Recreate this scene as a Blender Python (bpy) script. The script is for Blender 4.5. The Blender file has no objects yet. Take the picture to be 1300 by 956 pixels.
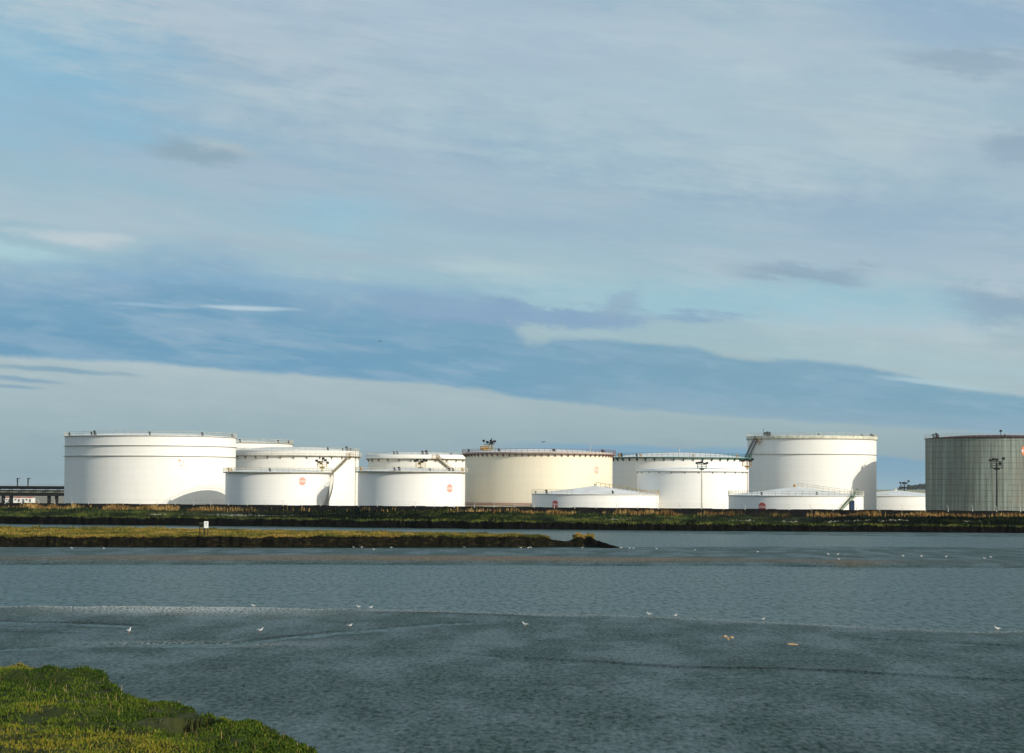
import bpy, math, random
import numpy as np
from mathutils import Vector, Matrix

random.seed(7)
RNG = np.random.default_rng(11)
R_ = math.radians
PI = math.pi
C = bpy.context.scene.collection
sc = bpy.context.scene

# ------------------------------------------------------------------ camera
F = 3000.0                      # focal length in photo pixels (1300 wide)
CAMH = 9.0
HL, HR = 619.0, 625.5           # horizon row at the left / right edge
roll = math.atan((HR - HL) / 1300.0)
pitch = math.atan((0.5 * (HL + HR) - 478.0) / F)
cam_d = bpy.data.cameras.new('camera')
cam = bpy.data.objects.new('camera', cam_d)
C.objects.link(cam)
fw = Vector((0, math.cos(pitch), math.sin(pitch)))
rt = Vector((1, 0, 0))
up = rt.cross(fw)
rt2 = rt * math.cos(roll) + up * math.sin(roll)
up2 = up * math.cos(roll) - rt * math.sin(roll)
M = Matrix((rt2, up2, -fw)).transposed().to_4x4()
M.translation = Vector((0, 0, CAMH))
cam.matrix_world = M
cam_d.sensor_width = 36
cam_d.lens = 36 * F / 1300.0
cam_d.clip_start = 0.5
cam_d.clip_end = 60000
sc.camera = cam

def ray(px, py):
    d = fw + rt2 * ((px - 650) / F) - up2 * ((py - 478) / F)
    return d.normalized()

def at(px, py, Y):
    """the point on the plane y = Y behind photo pixel (px, py)"""
    d = ray(px, py)
    return Vector((0, 0, CAMH)) + d * (Y / d.y)

def onz(px, py, z=0.0):
    """the point at height z behind photo pixel (px, py)"""
    d = ray(px, py)
    return Vector((0, 0, CAMH)) + d * ((z - CAMH) / d.z)

def ground_d(px, py, z=0.0):
    return onz(px, py, z).y

# ------------------------------------------------------------------ objects
def tag(o, label=None, cat=None, group=None, kind=None):
    if label: o['label'] = label
    if cat: o['category'] = cat
    if group: o['group'] = group
    if kind: o['kind'] = kind
    return o

def empty(name, loc, rz=0.0):
    o = bpy.data.objects.new(name, None)
    C.objects.link(o)
    o.location = loc
    o.rotation_euler = (0, 0, rz)
    o.empty_display_size = 0.5
    return o

def copy_tree(o, parent=None):
    c = o.copy()
    C.objects.link(c)
    if parent is not None:
        c.parent = parent
    for ch in list(o.children):
        copy_tree(ch, c)
    return c

class MB:
    def __init__(s):
        s.v = []; s.f = []; s.sm = []
    def add(s, vs, fs, smooth=False):
        b = len(s.v)
        s.v.extend([tuple(p) for p in vs])
        s.f.extend([tuple(i + b for i in f) for f in fs])
        s.sm.extend([smooth] * len(fs))
        return s
    def box(s, c, size, rz=0.0, mat=None):
        hx, hy, hz = size[0] / 2, size[1] / 2, size[2] / 2
        vs = [Vector((x, y, z)) for z in (-hz, hz) for y in (-hy, hy) for x in (-hx, hx)]
        m = mat if mat is not None else Matrix.Rotation(rz, 3, 'Z')
        vs = [m @ v + Vector(c) for v in vs]
        fs = [(0, 2, 3, 1), (4, 5, 7, 6), (0, 1, 5, 4), (2, 6, 7, 3), (0, 4, 6, 2), (1, 3, 7, 5)]
        return s.add(vs, fs)
    def tube(s, p0, p1, r, n=6, r1=None, smooth=True):
        p0 = Vector(p0); p1 = Vector(p1)
        r1 = r if r1 is None else r1
        d = (p1 - p0).normalized()
        a = d.cross(Vector((0, 0, 1)))
        if a.length < 1e-3: a = Vector((1, 0, 0))
        a.normalize(); b = d.cross(a)
        vs = []
        for p, rr in ((p0, r), (p1, r1)):
            for k in range(n):
                t = 2 * PI * k / n
                vs.append(p + a * (rr * math.cos(t)) + b * (rr * math.sin(t)))
        fs = [(k, (k + 1) % n, n + (k + 1) % n, n + k) for k in range(n)]
        s.add(vs, fs, smooth)
        s.add(vs[:n], [tuple(reversed(range(n)))])
        s.add(vs[n:], [tuple(range(n))])
        return s
    def path(s, pts, r, n=5):
        for a, b in zip(pts[:-1], pts[1:]):
            s.tube(a, b, r, n)
        return s
    def lathe(s, prof, n=96, smooth=True, a0=0.0, a1=2 * PI):
        full = abs(a1 - a0 - 2 * PI) < 1e-6
        cols = n if full else n + 1
        vs = []
        for r, z in prof:
            for k in range(cols):
                t = a0 + (a1 - a0) * k / n
                vs.append((r * math.sin(t), -r * math.cos(t), z))
        fs = []
        for i in range(len(prof) - 1):
            for k in range(n):
                k2 = (k + 1) % cols
                fs.append((i * cols + k, i * cols + k2, (i + 1) * cols + k2, (i + 1) * cols + k))
        return s.add(vs, fs, smooth)
    def build(s, name, mat, parent=None, loc=None):
        me = bpy.data.meshes.new(name)
        me.from_pydata(s.v, [], s.f)
        me.polygons.foreach_set('use_smooth', s.sm)
        me.materials.append(mat)
        me.update()
        o = bpy.data.objects.new(name, me)
        C.objects.link(o)
        if parent is not None: o.parent = parent
        if loc is not None: o.location = loc
        return o

def fast_mesh(name, verts, faces, mat, smooth=False, attrs=None):
    """verts (n,3) float array, faces (m,k) int array of equal-size faces"""
    me = bpy.data.meshes.new(name)
    n, k = len(faces), faces.shape[1]
    me.vertices.add(len(verts))
    me.vertices.foreach_set('co', np.ascontiguousarray(verts, dtype=np.float32).ravel())
    me.loops.add(n * k)
    me.loops.foreach_set('vertex_index', np.ascontiguousarray(faces, dtype=np.int32).ravel())
    me.polygons.add(n)
    me.polygons.foreach_set('loop_start', np.arange(0, n * k, k, dtype=np.int32))
    me.polygons.foreach_set('use_smooth', np.full(n, smooth, dtype=bool))
    me.update(calc_edges=True)
    me.validate()
    if attrs:
        for an, av in attrs.items():
            a = me.attributes.new(an, 'FLOAT', 'POINT')
            a.data.foreach_set('value', np.ascontiguousarray(av, dtype=np.float32))
    me.materials.append(mat)
    o = bpy.data.objects.new(name, me)
    C.objects.link(o)
    return o

# numpy value noise -----------------------------------------------------
_perm = RNG.random((256, 256)).astype(np.float64)
def vnoise(x, y):
    xi = np.floor(x).astype(int); yi = np.floor(y).astype(int)
    fx = x - xi; fy = y - yi
    fx = fx * fx * (3 - 2 * fx); fy = fy * fy * (3 - 2 * fy)
    g = lambda a, b: _perm[a & 255, b & 255]
    return (g(xi, yi) * (1 - fx) + g(xi + 1, yi) * fx) * (1 - fy) + (g(xi, yi + 1) * (1 - fx) + g(xi + 1, yi + 1) * fx) * fy
def fbm(x, y, o=4):
    s = 0; a = 0.5; t = 0
    for k in range(o):
        s = s + a * vnoise(x * 2 ** k + 17.3 * k, y * 2 ** k + 5.1 * k); t += a; a *= 0.5
    return s / t - 0.5          # about -0.5 .. 0.5
def sstep(a, b, x):
    t = np.clip((x - a) / (b - a), 0, 1)
    return t * t * (3 - 2 * t)

# ------------------------------------------------------------------ node helpers
class S:
    """a socket with arithmetic"""
    nt = None
    def __init__(s, sock): s.s = sock
    @staticmethod
    def m(op, *a, clamp=False):
        n = S.nt.nodes.new('ShaderNodeMath'); n.operation = op; n.use_clamp = clamp
        for i, x in enumerate(a):
            if isinstance(x, S): S.nt.links.new(x.s, n.inputs[i])
            else: n.inputs[i].default_value = float(x)
        return S(n.outputs[0])
    def __add__(s, o): return S.m('ADD', s, o)
    __radd__ = __add__
    def __sub__(s, o): return S.m('SUBTRACT', s, o)
    def __rsub__(s, o): return S.m('SUBTRACT', o, s)
    def __mul__(s, o): return S.m('MULTIPLY', s, o)
    __rmul__ = __mul__
    def __truediv__(s, o): return S.m('DIVIDE', s, o)
    def clamp(s): return S.m('ADD', s, 0.0, clamp=True)
def n_smooth(x, a, b, o0=0.0, o1=1.0):
    n = S.nt.nodes.new('ShaderNodeMapRange'); n.interpolation_type = 'SMOOTHSTEP'
    for i, v in enumerate((x, a, b, o0, o1)):
        if isinstance(v, S): S.nt.links.new(v.s, n.inputs[i])
        else: n.inputs[i].default_value = float(v)
    return S(n.outputs[0])
def n_vec(x, y, z=0.0):
    n = S.nt.nodes.new('ShaderNodeCombineXYZ')
    for i, v in enumerate((x, y, z)):
        if isinstance(v, S): S.nt.links.new(v.s, n.inputs[i])
        else: n.inputs[i].default_value = float(v)
    return S(n.outputs[0])
def n_noise(vec, scale=1.0, detail=4.0, rough=0.5, dist=0.0):
    n = S.nt.nodes.new('ShaderNodeTexNoise')
    if vec is not None: S.nt.links.new(vec.s, n.inputs['Vector'])
    n.inputs['Scale'].default_value = scale; n.inputs['Detail'].default_value = detail
    n.inputs['Roughness'].default_value = rough; n.inputs['Distortion'].default_value = dist
    return S(n.outputs[0])
def n_mix(fac, a, b, mode='MIX'):
    n = S.nt.nodes.new('ShaderNodeMix'); n.data_type = 'RGBA'; n.blend_type = mode
    for idx, v in ((0, fac), (6, a), (7, b)):
        if isinstance(v, S): S.nt.links.new(v.s, n.inputs[idx])
        elif idx == 0: n.inputs[0].default_value = v
        else: n.inputs[idx].default_value = (v[0], v[1], v[2], 1)
    return S(n.outputs[2])
def n_coord(kind='Object'):
    n = S.nt.nodes.new('ShaderNodeTexCoord'); return S(n.outputs[kind])
def n_pos():
    n = S.nt.nodes.new('ShaderNodeNewGeometry'); return S(n.outputs['Position'])
def n_sep(v):
    n = S.nt.nodes.new('ShaderNodeSeparateXYZ'); S.nt.links.new(v.s, n.inputs[0])
    return S(n.outputs[0]), S(n.outputs[1]), S(n.outputs[2])
def n_scale(v, sx, sy, sz):
    x, y, z = n_sep(v); return n_vec(x * sx, y * sy, z * sz)
def n_attr(name):
    n = S.nt.nodes.new('ShaderNodeAttribute'); n.attribute_name = name; return S(n.outputs['Fac'])

def new_mat(name):
    m = bpy.data.materials.new(name); m.use_nodes = True
    S.nt = m.node_tree
    b = m.node_tree.nodes['Principled BSDF']
    return m, b
def setin(b, name, v):
    if isinstance(v, S): S.nt.links.new(v.s, b.inputs[name])
    elif isinstance(v, (tuple, list)): b.inputs[name].default_value = (v[0], v[1], v[2], 1)
    else: b.inputs[name].default_value = v
def bump(b, h, strength=1.0, dist=0.1):
    n = S.nt.nodes.new('ShaderNodeBump'); n.inputs['Strength'].default_value = strength
    n.inputs['Distance'].default_value = dist
    S.nt.links.new(h.s, n.inputs['Height']); S.nt.links.new(n.outputs[0], b.inputs['Normal'])

def simple(name, col, rough=0.6, metal=0.0, var=0.25, scale=1.5):
    m, b = new_mat(name)
    f = n_noise(n_coord(), scale, 5, 0.6)
    dark = [c * (1 - var) for c in col]; lite = [min(1, c * (1 + var * 0.6)) for c in col]
    setin(b, 'Base Color', n_mix(n_smooth(f, 0.3, 0.7), dark, lite))
    setin(b, 'Roughness', rough); setin(b, 'Metallic', metal)
    if max(col) < .08: setin(b, 'Specular IOR Level', .15)
    return m

# painted steel of a tank shell: plate courses, weathered streaks, rust runs
def shell_mat(name, col, course=2.3, streak=0.08, rust=0.0):
    m, b = new_mat(name)
    co = n_coord(); x, y, z = n_sep(co)
    ang = S.m('ARCTAN2', x, y)
    st = n_noise(n_vec(ang * 22.0, z * 0.05, 0.0), 1.0, 6, 0.7)          # vertical streaks
    bl = n_noise(n_scale(co, 0.09, 0.09, 0.2), 1.0, 4, 0.6)               # broad patches
    fr = S.m('FRACT', z / course)
    line = n_smooth(S.m('ABSOLUTE', fr - 0.5), 0.478, 0.492)              # weld seams
    plate = S.m('FLOOR', z / course)
    va = S.m('FRACT', ang * 3.9 + plate * 0.37)
    vline = n_smooth(S.m('ABSOLUTE', va - 0.5), 0.49, 0.497)
    pl = S.m('FRACT', S.m('SINE', S.m('FLOOR', ang * 3.9 + plate * 0.37) * 12.9 + plate * 78.2) * 437.5)
    c = n_mix(n_smooth(st, 0.42, 0.72) * streak * 3.0, col, [q * 0.82 for q in col])
    c = n_mix(n_smooth(bl, 0.35, 0.7) * 0.25, c, [col[0] * 0.93, col[1] * 0.92, col[2] * 0.86])
    c = n_mix(pl * 0.05, c, [q * 0.75 for q in col])
    c = n_mix((line * 0.24 + vline * 0.12).clamp(), c, [q * 0.5 for q in col])
    if rust:
        rn = n_noise(n_vec(ang * 40.0, z * 0.12, 3.0), 1.0, 5, 0.75)
        c = n_mix(n_smooth(rn, 0.62, 0.8) * rust, c, (0.42, 0.26, 0.13))
    setin(b, 'Base Color', c)
    setin(b, 'Roughness', 0.55); setin(b, 'Specular IOR Level', 0.3)
    return m

MW = shell_mat('white_shell', (0.85, 0.835, 0.79), rust=0.18)
MW2 = shell_mat('white_shell_clean', (0.85, 0.84, 0.81), course=2.0, streak=0.07, rust=0.09)
MW3 = shell_mat('white_shell_warm', (0.84, 0.82, 0.755), course=2.4, streak=0.1, rust=0.2)
MCR = shell_mat('cream_shell', (0.80, 0.725, 0.565), course=2.4, streak=0.09, rust=0.15)
MROOF = simple('white_roof', (0.74, 0.73, 0.69), 0.6, var=0.12, scale=0.3)
MGIRD = simple('weathered_girder', (0.30, 0.28, 0.21), 0.7, var=0.4, scale=0.8)
MGREY = simple('grey_steel', (0.34, 0.34, 0.31), 0.6, var=0.3, scale=1.0)
MRAILW = simple('pale_rail', (0.55, 0.53, 0.42), 0.6, var=0.3, scale=0.7)
MPURP = simple('plum_girder', (0.22, 0.13, 0.11), 0.7, var=0.3, scale=0.7)
MGREEN = simple('green_girder', (0.02, 0.11, 0.085), 0.6, var=0.3, scale=0.7)
MYEL = simple('yellow_paint', (0.55, 0.36, 0.05), 0.6, var=0.35, scale=1.2)
MORG = simple('ochre_rust', (0.40, 0.22, 0.06), 0.7, var=0.4, scale=1.2)
MDARK = simple('black_steel', (0.03, 0.03, 0.03), 0.6, var=0.4, scale=2.0)
MSTAIR = simple('stair_steel', (0.28, 0.25, 0.17), 0.7, var=0.4, scale=0.8)
MRED = simple('emblem_red', (0.62, 0.09, 0.07), 0.6, var=0.12, scale=0.8)
MPINK = simple('emblem_faded', (0.72, 0.33, 0.27), 0.6, var=0.12, scale=0.8)
MPINK2 = simple('emblem_ghost', (0.72, 0.47, 0.36), 0.6, var=0.12, scale=0.8)
MORANGE = simple('emblem_orange', (0.72, 0.20, 0.07), 0.6, var=0.12, scale=0.8)
MPALE = simple('emblem_band_pale', (0.78, 0.68, 0.62), 0.6, var=0.05)
MBLUE = simple('dark_blue_paint', (0.015, 0.03, 0.07), 0.5, var=0.3)
MGRN2 = simple('green_stair', (0.09, 0.16, 0.09), 0.6, var=0.3)
MREDPIPE = simple('dull_red_pipe', (0.33, 0.10, 0.07), 0.6, var=0.3)
MDOME = simple('rusty_roof', (0.075, 0.032, 0.024), 0.8, var=0.4, scale=0.3)

def dark_shell():
    m, b = new_mat('stained_grey_shell')
    co = n_coord(); x, y, z = n_sep(co)
    ang = S.m('ARCTAN2', x, y)
    st = n_noise(n_vec(ang * 26.0, z * 0.035, 1.0), 1.0, 7, 0.75)
    st2 = n_noise(n_vec(ang * 7.0, z * 0.03, 6.0), 1.0, 4, 0.6)
    bl = n_noise(n_scale(co, 0.25, 0.25, 0.12), 1.0, 5, 0.6)
    fr = S.m('FRACT', z / 1.72)
    line = n_smooth(S.m('ABSOLUTE', fr - 0.5), 0.42, 0.48)
    lm = n_noise(n_vec(ang * 5.0, z * 0.5, 2.0), 1.0, 3, 0.6)
    va = S.m('FRACT', ang * 8.0); vl = n_smooth(S.m('ABSOLUTE', va - 0.5), 0.475, 0.492)
    c = n_mix(n_smooth(st, 0.36, 0.66), (0.115, 0.14, 0.118), (0.31, 0.365, 0.32))
    c = n_mix(n_smooth(st2, 0.4, 0.65) * 0.6, c, (0.14, 0.145, 0.12))
    c = n_mix(n_smooth(bl, 0.55, 0.75) * 0.4, c, (0.25, 0.19, 0.13))
    c = n_mix((line * n_smooth(lm, 0.32, 0.52) * 0.62 + vl * 0.14).clamp(), c, (0.07, 0.065, 0.05))
    setin(b, 'Base Color', c); setin(b, 'Roughness', 0.8)
    return m
MGS = dark_shell()

# ------------------------------------------------------------------ tanks
GZ = 1.0          # ground level inside the bund

def cyl(R, ph, z):
    return Vector((R * math.sin(ph), -R * math.cos(ph), z))

def railing(R, z, h=1.1, n=60, r=0.035, a0=0.0, a1=2 * PI, mid=True):
    mb = MB()
    N = max(8, int(n))
    for k in range(N + 1 if a1 - a0 < 6.2 else N):
        t = a0 + (a1 - a0) * k / N
        mb.tube(cyl(R, t, z), cyl(R, t, z + h), r, 4)
    M2 = max(24, N)
    for hh in ((h, h * 0.5) if mid else (h,)):
        pts = [cyl(R, a0 + (a1 - a0) * k / M2, z + hh) for k in range(M2 + 1)]
        mb.path(pts, r * 1.1, 4)
    return mb

def curved_patch(R, ph0, zc, r, n=28, rings=4, band=None, off=0.04):
    """a disc (or the band across it) wrapped on the shell"""
    mb = MB()
    if band is None:
        vs = [cyl(R + off, ph0, zc)]
        for i in range(1, rings + 1):
            for k in range(n):
                t = 2 * PI * k / n; rr = r * i / rings
                vs.append(cyl(R + off, ph0 + rr * math.cos(t) / R, zc + rr * math.sin(t)))
        fs = [(0, 1 + k, 1 + (k + 1) % n) for k in range(n)]
        for i in range(rings - 1):
            for k in range(n):
                a = 1 + i * n; k2 = (k + 1) % n
                fs.append((a + k, a + n + k, a + n + k2, a + k2))
        mb.add(vs, fs)
    else:
        w, h = band
        m = 8; vs = []
        for k in range(m + 1):
            p = ph0 + (-w + 2 * w * k / m) / R
            vs += [cyl(R + off, p, zc - h), cyl(R + off, p, zc + h)]
        mb.add(vs, [(2 * k, 2 * k + 2, 2 * k + 3, 2 * k + 1) for k in range(m)])
    return mb

class Tank:
    def __init__(s, name, label, x0, x1, D, ytop, shell, group='storage tanks of the depot', nseg=144):
        s.x0, s.x1, s.D = x0, x1, D
        cx = 0.5 * (x0 + x1)
        s.cx = cx
        p = at(cx, 622, D)
        s.R = (x1 - x0) / 2 * D / F
        s.px = (x1 - x0) / 2
        s.pos = Vector((p.x, D, GZ))
        th = math.atan2(p.x, D)
        s.root = empty(name, s.pos, -th)
        tag(s.root, label, 'storage tank', group)
        s.H = at(cx, ytop, D).z - GZ
        s.mat = shell
        s.nseg = nseg
        mb = MB(); mb.lathe([(s.R, 0.0), (s.R, s.H)], nseg)
        s.shell = mb.build('shell', shell, s.root)
    def zy(s, py, u=0.0):
        ph = math.asin(max(-1, min(1, u)))
        return at(s.cx + u * s.px, py, s.D - s.R * math.cos(ph)).z - GZ
    def ze(s, py):
        return at(s.cx, py, s.D).z - GZ
    def phi(s, px):
        return math.asin(max(-0.995, min(0.995, (px - s.cx) / s.px)))
    def roof(s, rise, mat=None, cone=False, z=None):
        z = s.H if z is None else z
        prof = [(s.R + 0.12, z - 0.05), (s.R + 0.12, z + 0.08), (s.R - 0.3, z + 0.12)]
        N = 10
        for k in range(1, N + 1):
            t = k / N
            r = (s.R - 0.3) * (1 - t)
            zz = z + 0.12 + rise * (t if cone else (1 - (1 - t) ** 2))
            prof.append((max(r, 0.01), zz))
        mb = MB(); mb.lathe(prof, 96)
        return mb.build('roof', mat or MROOF, s.root)
    def girder(s, z, out=0.6, th=0.22, mat=None, nbr=0, brh=0.8, name='wind_girder', a=(-1.5, 1.5)):
        mb = MB()
        R = s.R
        mb.lathe([(R + 0.01, z), (R + out, z), (R + out, z + th), (R + 0.01, z + th)], 96, smooth=False)
        g = mb.build(name, mat or MGIRD, s.root)
        if nbr:
            bm_ = MB()
            w = 0.12
            P = [(R + 0.0, z - brh), (R + out * 0.95, z - 0.01), (R + 0.0, z - 0.01)]
            vs = [(sx * w, -r, zz) for sx in (-1, 1) for r, zz in P]
            bm_.add(vs, [(0, 1, 2), (5, 4, 3), (0, 3, 4, 1), (1, 4, 5, 2), (2, 5, 3, 0)])
            b0 = bm_.build('bracket', mat or MGIRD, s.root)
            for k in range(nbr):
                ph = a[0] + (a[1] - a[0]) * (k + 0.5) / nbr
                b = b0 if k == 0 else b0.copy()
                if k: C.objects.link(b)
                b.parent = s.root
                b.rotation_euler = (0, 0, ph)
        return g
    def parapet(s, z0, z1, out=0.0, mat=None):
        mb = MB(); R = s.R + out
        mb.lathe([(R + 0.0, z0), (R, z1), (R - 0.15, z1), (R - 0.15, z0)], 120)
        return mb.build('parapet', mat or s.mat, s.root)
    def rail(s, z, out=0.0, mat=None, spacing=2.0, h=1.1, r=0.04, a0=0.0, a1=2 * PI):
        R = s.R + out
        n = int((a1 - a0) * R / spacing)
        return railing(R, z, h, n, r, a0, a1).build('handrail', mat or MRAILW, s.root)
    def vent(s, px, z, big=1.0, mat=None, rr=0.96):
        ph = s.phi(px)
        c = cyl(s.R * rr, ph, z)
        mb = MB()
        mb.tube(c, c + Vector((0, 0, 0.7 * big)), 0.16 * big, 8)
        mb.tube(c + Vector((0, 0, 0.6 * big)), c + Vector((0, 0, 0.95 * big)), 0.42 * big, 10, r1=0.12 * big)
        mb.tube(c + Vector((0.3 * big, 0, 0)), c + Vector((0.3 * big, 0, 0.5 * big)), 0.1 * big, 6)
        return mb.build('vent', mat or MDARK, s.root)
    def emblem(s, px, py, r=1.15, mat=None, band=True, bandmat=None):
        ph = s.phi(px)
        u = (px - s.cx) / s.px
        z = s.zy(py, u)
        e = curved_patch(s.R, ph, z, r).build('emblem', mat or MRED, s.root)
        if band:
            b = curved_patch(s.R, ph, z, r, band=(r * 0.93, r * 0.2), off=0.055)
            b.build('emblem_band', bandmat or MPALE, e)
            # worn row of letters across the band
            for k in range(5):
                pk = ph + (-0.62 + 0.31 * k) * r / s.R
                curved_patch(s.R, pk, z, r, band=(r * 0.075, r * 0.12), off=0.07).build('emblem_letter', mat or MRED, e)
        return e
    def stair(s, pts, mat=None, w=0.8, rmat=None, rr=0.05):
        """helical stair; pts = [(phi, z), ...]"""
        mat = mat or MSTAIR
        mb = MB(); rl = MB()
        R0, R1 = s.R + 0.15, s.R + 0.15 + w
        N = 0
        seq = []
        for (p0, z0), (p1, z1) in zip(pts[:-1], pts[1:]):
            k = max(4, int(abs(z1 - z0) / 0.22 + abs(p1 - p0) * s.R / 1.2))
            seq += [(p0 + (p1 - p0) * i / k, z0 + (z1 - z0) * i / k) for i in range(k)]
        seq.append(pts[-1])
        for p, z in seq:                       # treads
            m = Matrix.Rotation(p, 3, 'Z')
            mb.box(m @ Vector((0, -(R0 + R1) / 2, z)), (0.3, w, 0.05), mat=m)
        for R in (R0, R1):                     # stringers
            vs = []
            for p, z in seq:
                for dz in (-0.2, 0.14):
                    vs += [cyl(R - 0.03, p, z + dz), cyl(R + 0.03, p, z + dz)]
            fs = []
            for i in range(len(seq) - 1):
                a = 4 * i; b = a + 4
                fs += [(a, a + 1, b + 1, b), (a + 2, b + 2, b + 3, a + 3), (a, b, b + 2, a + 2), (a + 1, a + 3, b + 3, b + 1)]
            mb.add(vs, fs)
        for i, (p, z) in enumerate(seq):
            if i % 4 == 0:
                rl.tube(cyl(R1, p, z), cyl(R1, p, z + 1.0), rr * 0.7, 4)
        for h in (0.5, 1.0):
            rl.path([cyl(R1, p, z + h) for p, z in seq], rr, 4)
        st = mb.build('stairway', mat, s.root)
        rl.build('handrail', rmat or mat, st)
        return st
    def landing(s, ph, z, mat=None, w=2.2, d=1.3):
        m = Matrix.Rotation(ph, 3, 'Z')
        mb = MB()
        mb.box(m @ Vector((0, -(s.R + d / 2 + 0.02), z)), (w, d, 0.1), mat=m)
        for sx in (-1, 1):
            for yy in (0.1, d):
                p = m @ Vector((sx * w / 2, -(s.R + yy), z))
                mb.tube(p, p + Vector((0, 0, 1.1)), 0.05, 4)
            a = m @ Vector((sx * w / 2, -(s.R + 0.1), z)); b = m @ Vector((sx * w / 2, -(s.R + d), z))
            for h in (0.55, 1.1):
                mb.tube(a + Vector((0, 0, h)), b + Vector((0, 0, h)), 0.05, 4)
        a = m @ Vector((-w / 2, -(s.R + d), z)); b = m @ Vector((w / 2, -(s.R + d), z))
        for h in (0.55, 1.1):
            mb.tube(a + Vector((0, 0, h)), b + Vector((0, 0, h)), 0.05, 4)
        mb.tube(m @ Vector((0, -(s.R + 0.01), z - 1.1)), m @ Vector((0, -(s.R + d * 0.9), z - 0.06)), 0.07, 4)
        return mb.build('landing', mat or MORG, s.root)

# T1 big white tank, far left
t = Tank('storage_tank', 'largest white tank at the far left, tall with two thin dark rings near its top', 83.5, 298, 700, 555.2, MW)
t.roof(1.1)
t.girder(t.ze(567.6), 0.42, 0.10, MGREY); t.girder(t.ze(580.3), 0.42, 0.10, MGREY)
t.girder(t.H - 0.12, 0.35, 0.12, MGIRD, name='top_rim')
t.rail(t.H + 0.1, 0.15, MRAILW, 1.8)
for px, b in ((115, 1.0), (119, 1.4), (189, 1.0), (256, 1.1), (85, 1.1), (297, 1.0)): t.vent(px, t.H + 0.15, b)
for (px, py, r) in ((226, 584.5, 0.42), (230.5, 586.5, 0.22), (228, 591, 0.3), (231.5, 590, 0.2)):
    u = (px - t.cx) / t.px
    curved_patch(t.R, t.phi(px), t.zy(py, u), r, n=10, rings=1).build('faded_mark', MPINK2, t.root)
T1 = t

t = Tank('storage_tank', 'white tank half hidden behind the largest left tank, only its top right showing', 180, 370.5, 810, 563.2, MW3)
t.roof(1.0); t.girder(t.H - 0.15, 0.4, 0.2, MGIRD, name='top_rim'); t.rail(t.H + 0.1, 0.1, MRAILW, 2.0, r=0.06)
for px in (304, 354, 368): t.vent(px, t.H + 0.15, 1.1)
t.girder(t.ze(571), 0.35, 0.12, MGREY)

t = Tank('storage_tank', 'white tank with bracketed walkway ring and long rusty stair at its right side', 290, 455, 740, 573.2, MW)
g = t.ze(580)
t.girder(g, 0.9, 0.2, MGIRD, 15, 1.0); t.roof(1.3); t.rail(g + 0.2, 0.85, MRAILW, 1.7); t.rail(t.H + 0.1, 0.05, MRAILW, 1.7, h=0.9)
t.stair([(t.phi(404), t.zy(618, 0.38)), (t.phi(421), t.zy(598.5, 0.59)), (t.phi(438), t.zy(580.5, 0.8))], MSTAIR, 0.9)
t.landing(t.phi(440), g + 0.1, MORG)
mb = MB(); ph = t.phi(449.5)
mb.tube(cyl(t.R + 0.15, ph, 0.2), cyl(t.R + 0.15, ph, t.H + 0.4), 0.1, 8)
mb.build('riser_pipe', MRAILW, t.root)
for px, b in ((416, 1.1), (436, 0.8), (441, 1.4), (446, 0.9)): t.vent(px, t.H + 0.2, b)
T3a = t

t = Tank('storage_tank', 'short white tank with a red roundel, right beside the largest left tank', 286.5, 418, 665.5, 599.6, MW2)
t.girder(t.H - 0.25, 0.7, 0.25, MGIRD); t.roof(0.8)
t.rail(t.H + 0.02, 0.62, MRAILW, 1.5)
t.emblem(383, 611, 1.12, MPINK)
t.vent(342, t.H + 0.1, 1.0); t.vent(288, t.H + 0.1, 1.2, MORG); t.vent(292, t.H + 0.1, 0.9, MORG)
t.stair([(t.phi(409), t.zy(645, .86)), (t.phi(411), t.zy(638.5, .895)), (R_(88), t.zy(609, 1.0)), (R_(100), t.zy(600, 1.0))], MSTAIR, 0.95)

t = Tank('storage_tank', 'white tank with slanting stair rising behind the roundel tank left of the cream one', 467.5, 592, 765, 578.4, MW3)
g = t.ze(583.6)
t.girder(g, 0.9, 0.22, MGIRD, 12, 1.0); t.roof(1.0)
t.parapet(g + 0.22, t.H + 0.1, 0.85, MW3)
t.rail(t.H, 0.8, MRAILW, 1.7, h=0.8)
t.stair([(t.phi(552), t.zy(580, .36)), (t.phi(569), t.zy(595, .63)), (t.phi(579), t.zy(609, .8))], MSTAIR, 0.9)
t.landing(t.phi(551), g + 0.2, MORG)
for px, b in ((499, 1.1), (503, 1.1), (536, 1.3), (541, 1.5), (573, 0.8)): t.vent(px, t.H + 0.1, b)

t = Tank('storage_tank', 'short white tank with pale red roundel touching the left of the cream tank', 454.5, 590, 655, 598.7, MW2)
t.girder(t.H - 0.3, 0.8, 0.26, MGIRD); t.roof(0.8)
t.rail(t.H + 0.0, 0.72, MRAILW, 1.5)
t.emblem(570, 620, 1.15, MPINK)
for px, b in ((500, 1.0), (506, 1.2), (546, .8), (571, 1.0), (576, .9)): t.vent(px, t.H + 0.1, b)
t.vent(455.5, t.H + 0.1, 1.2, MORG); t.vent(589, t.H + 0.1, 1.0, MORG)
mb = MB(); ph = t.phi(565)
mb.box(Matrix.Rotation(ph, 3, 'Z') @ Vector((0, -(t.R + 0.1), 3.4)), (1.2, 0.3, 0.6), rz=ph); mb.build('hatch', MGREY, t.root)

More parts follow.
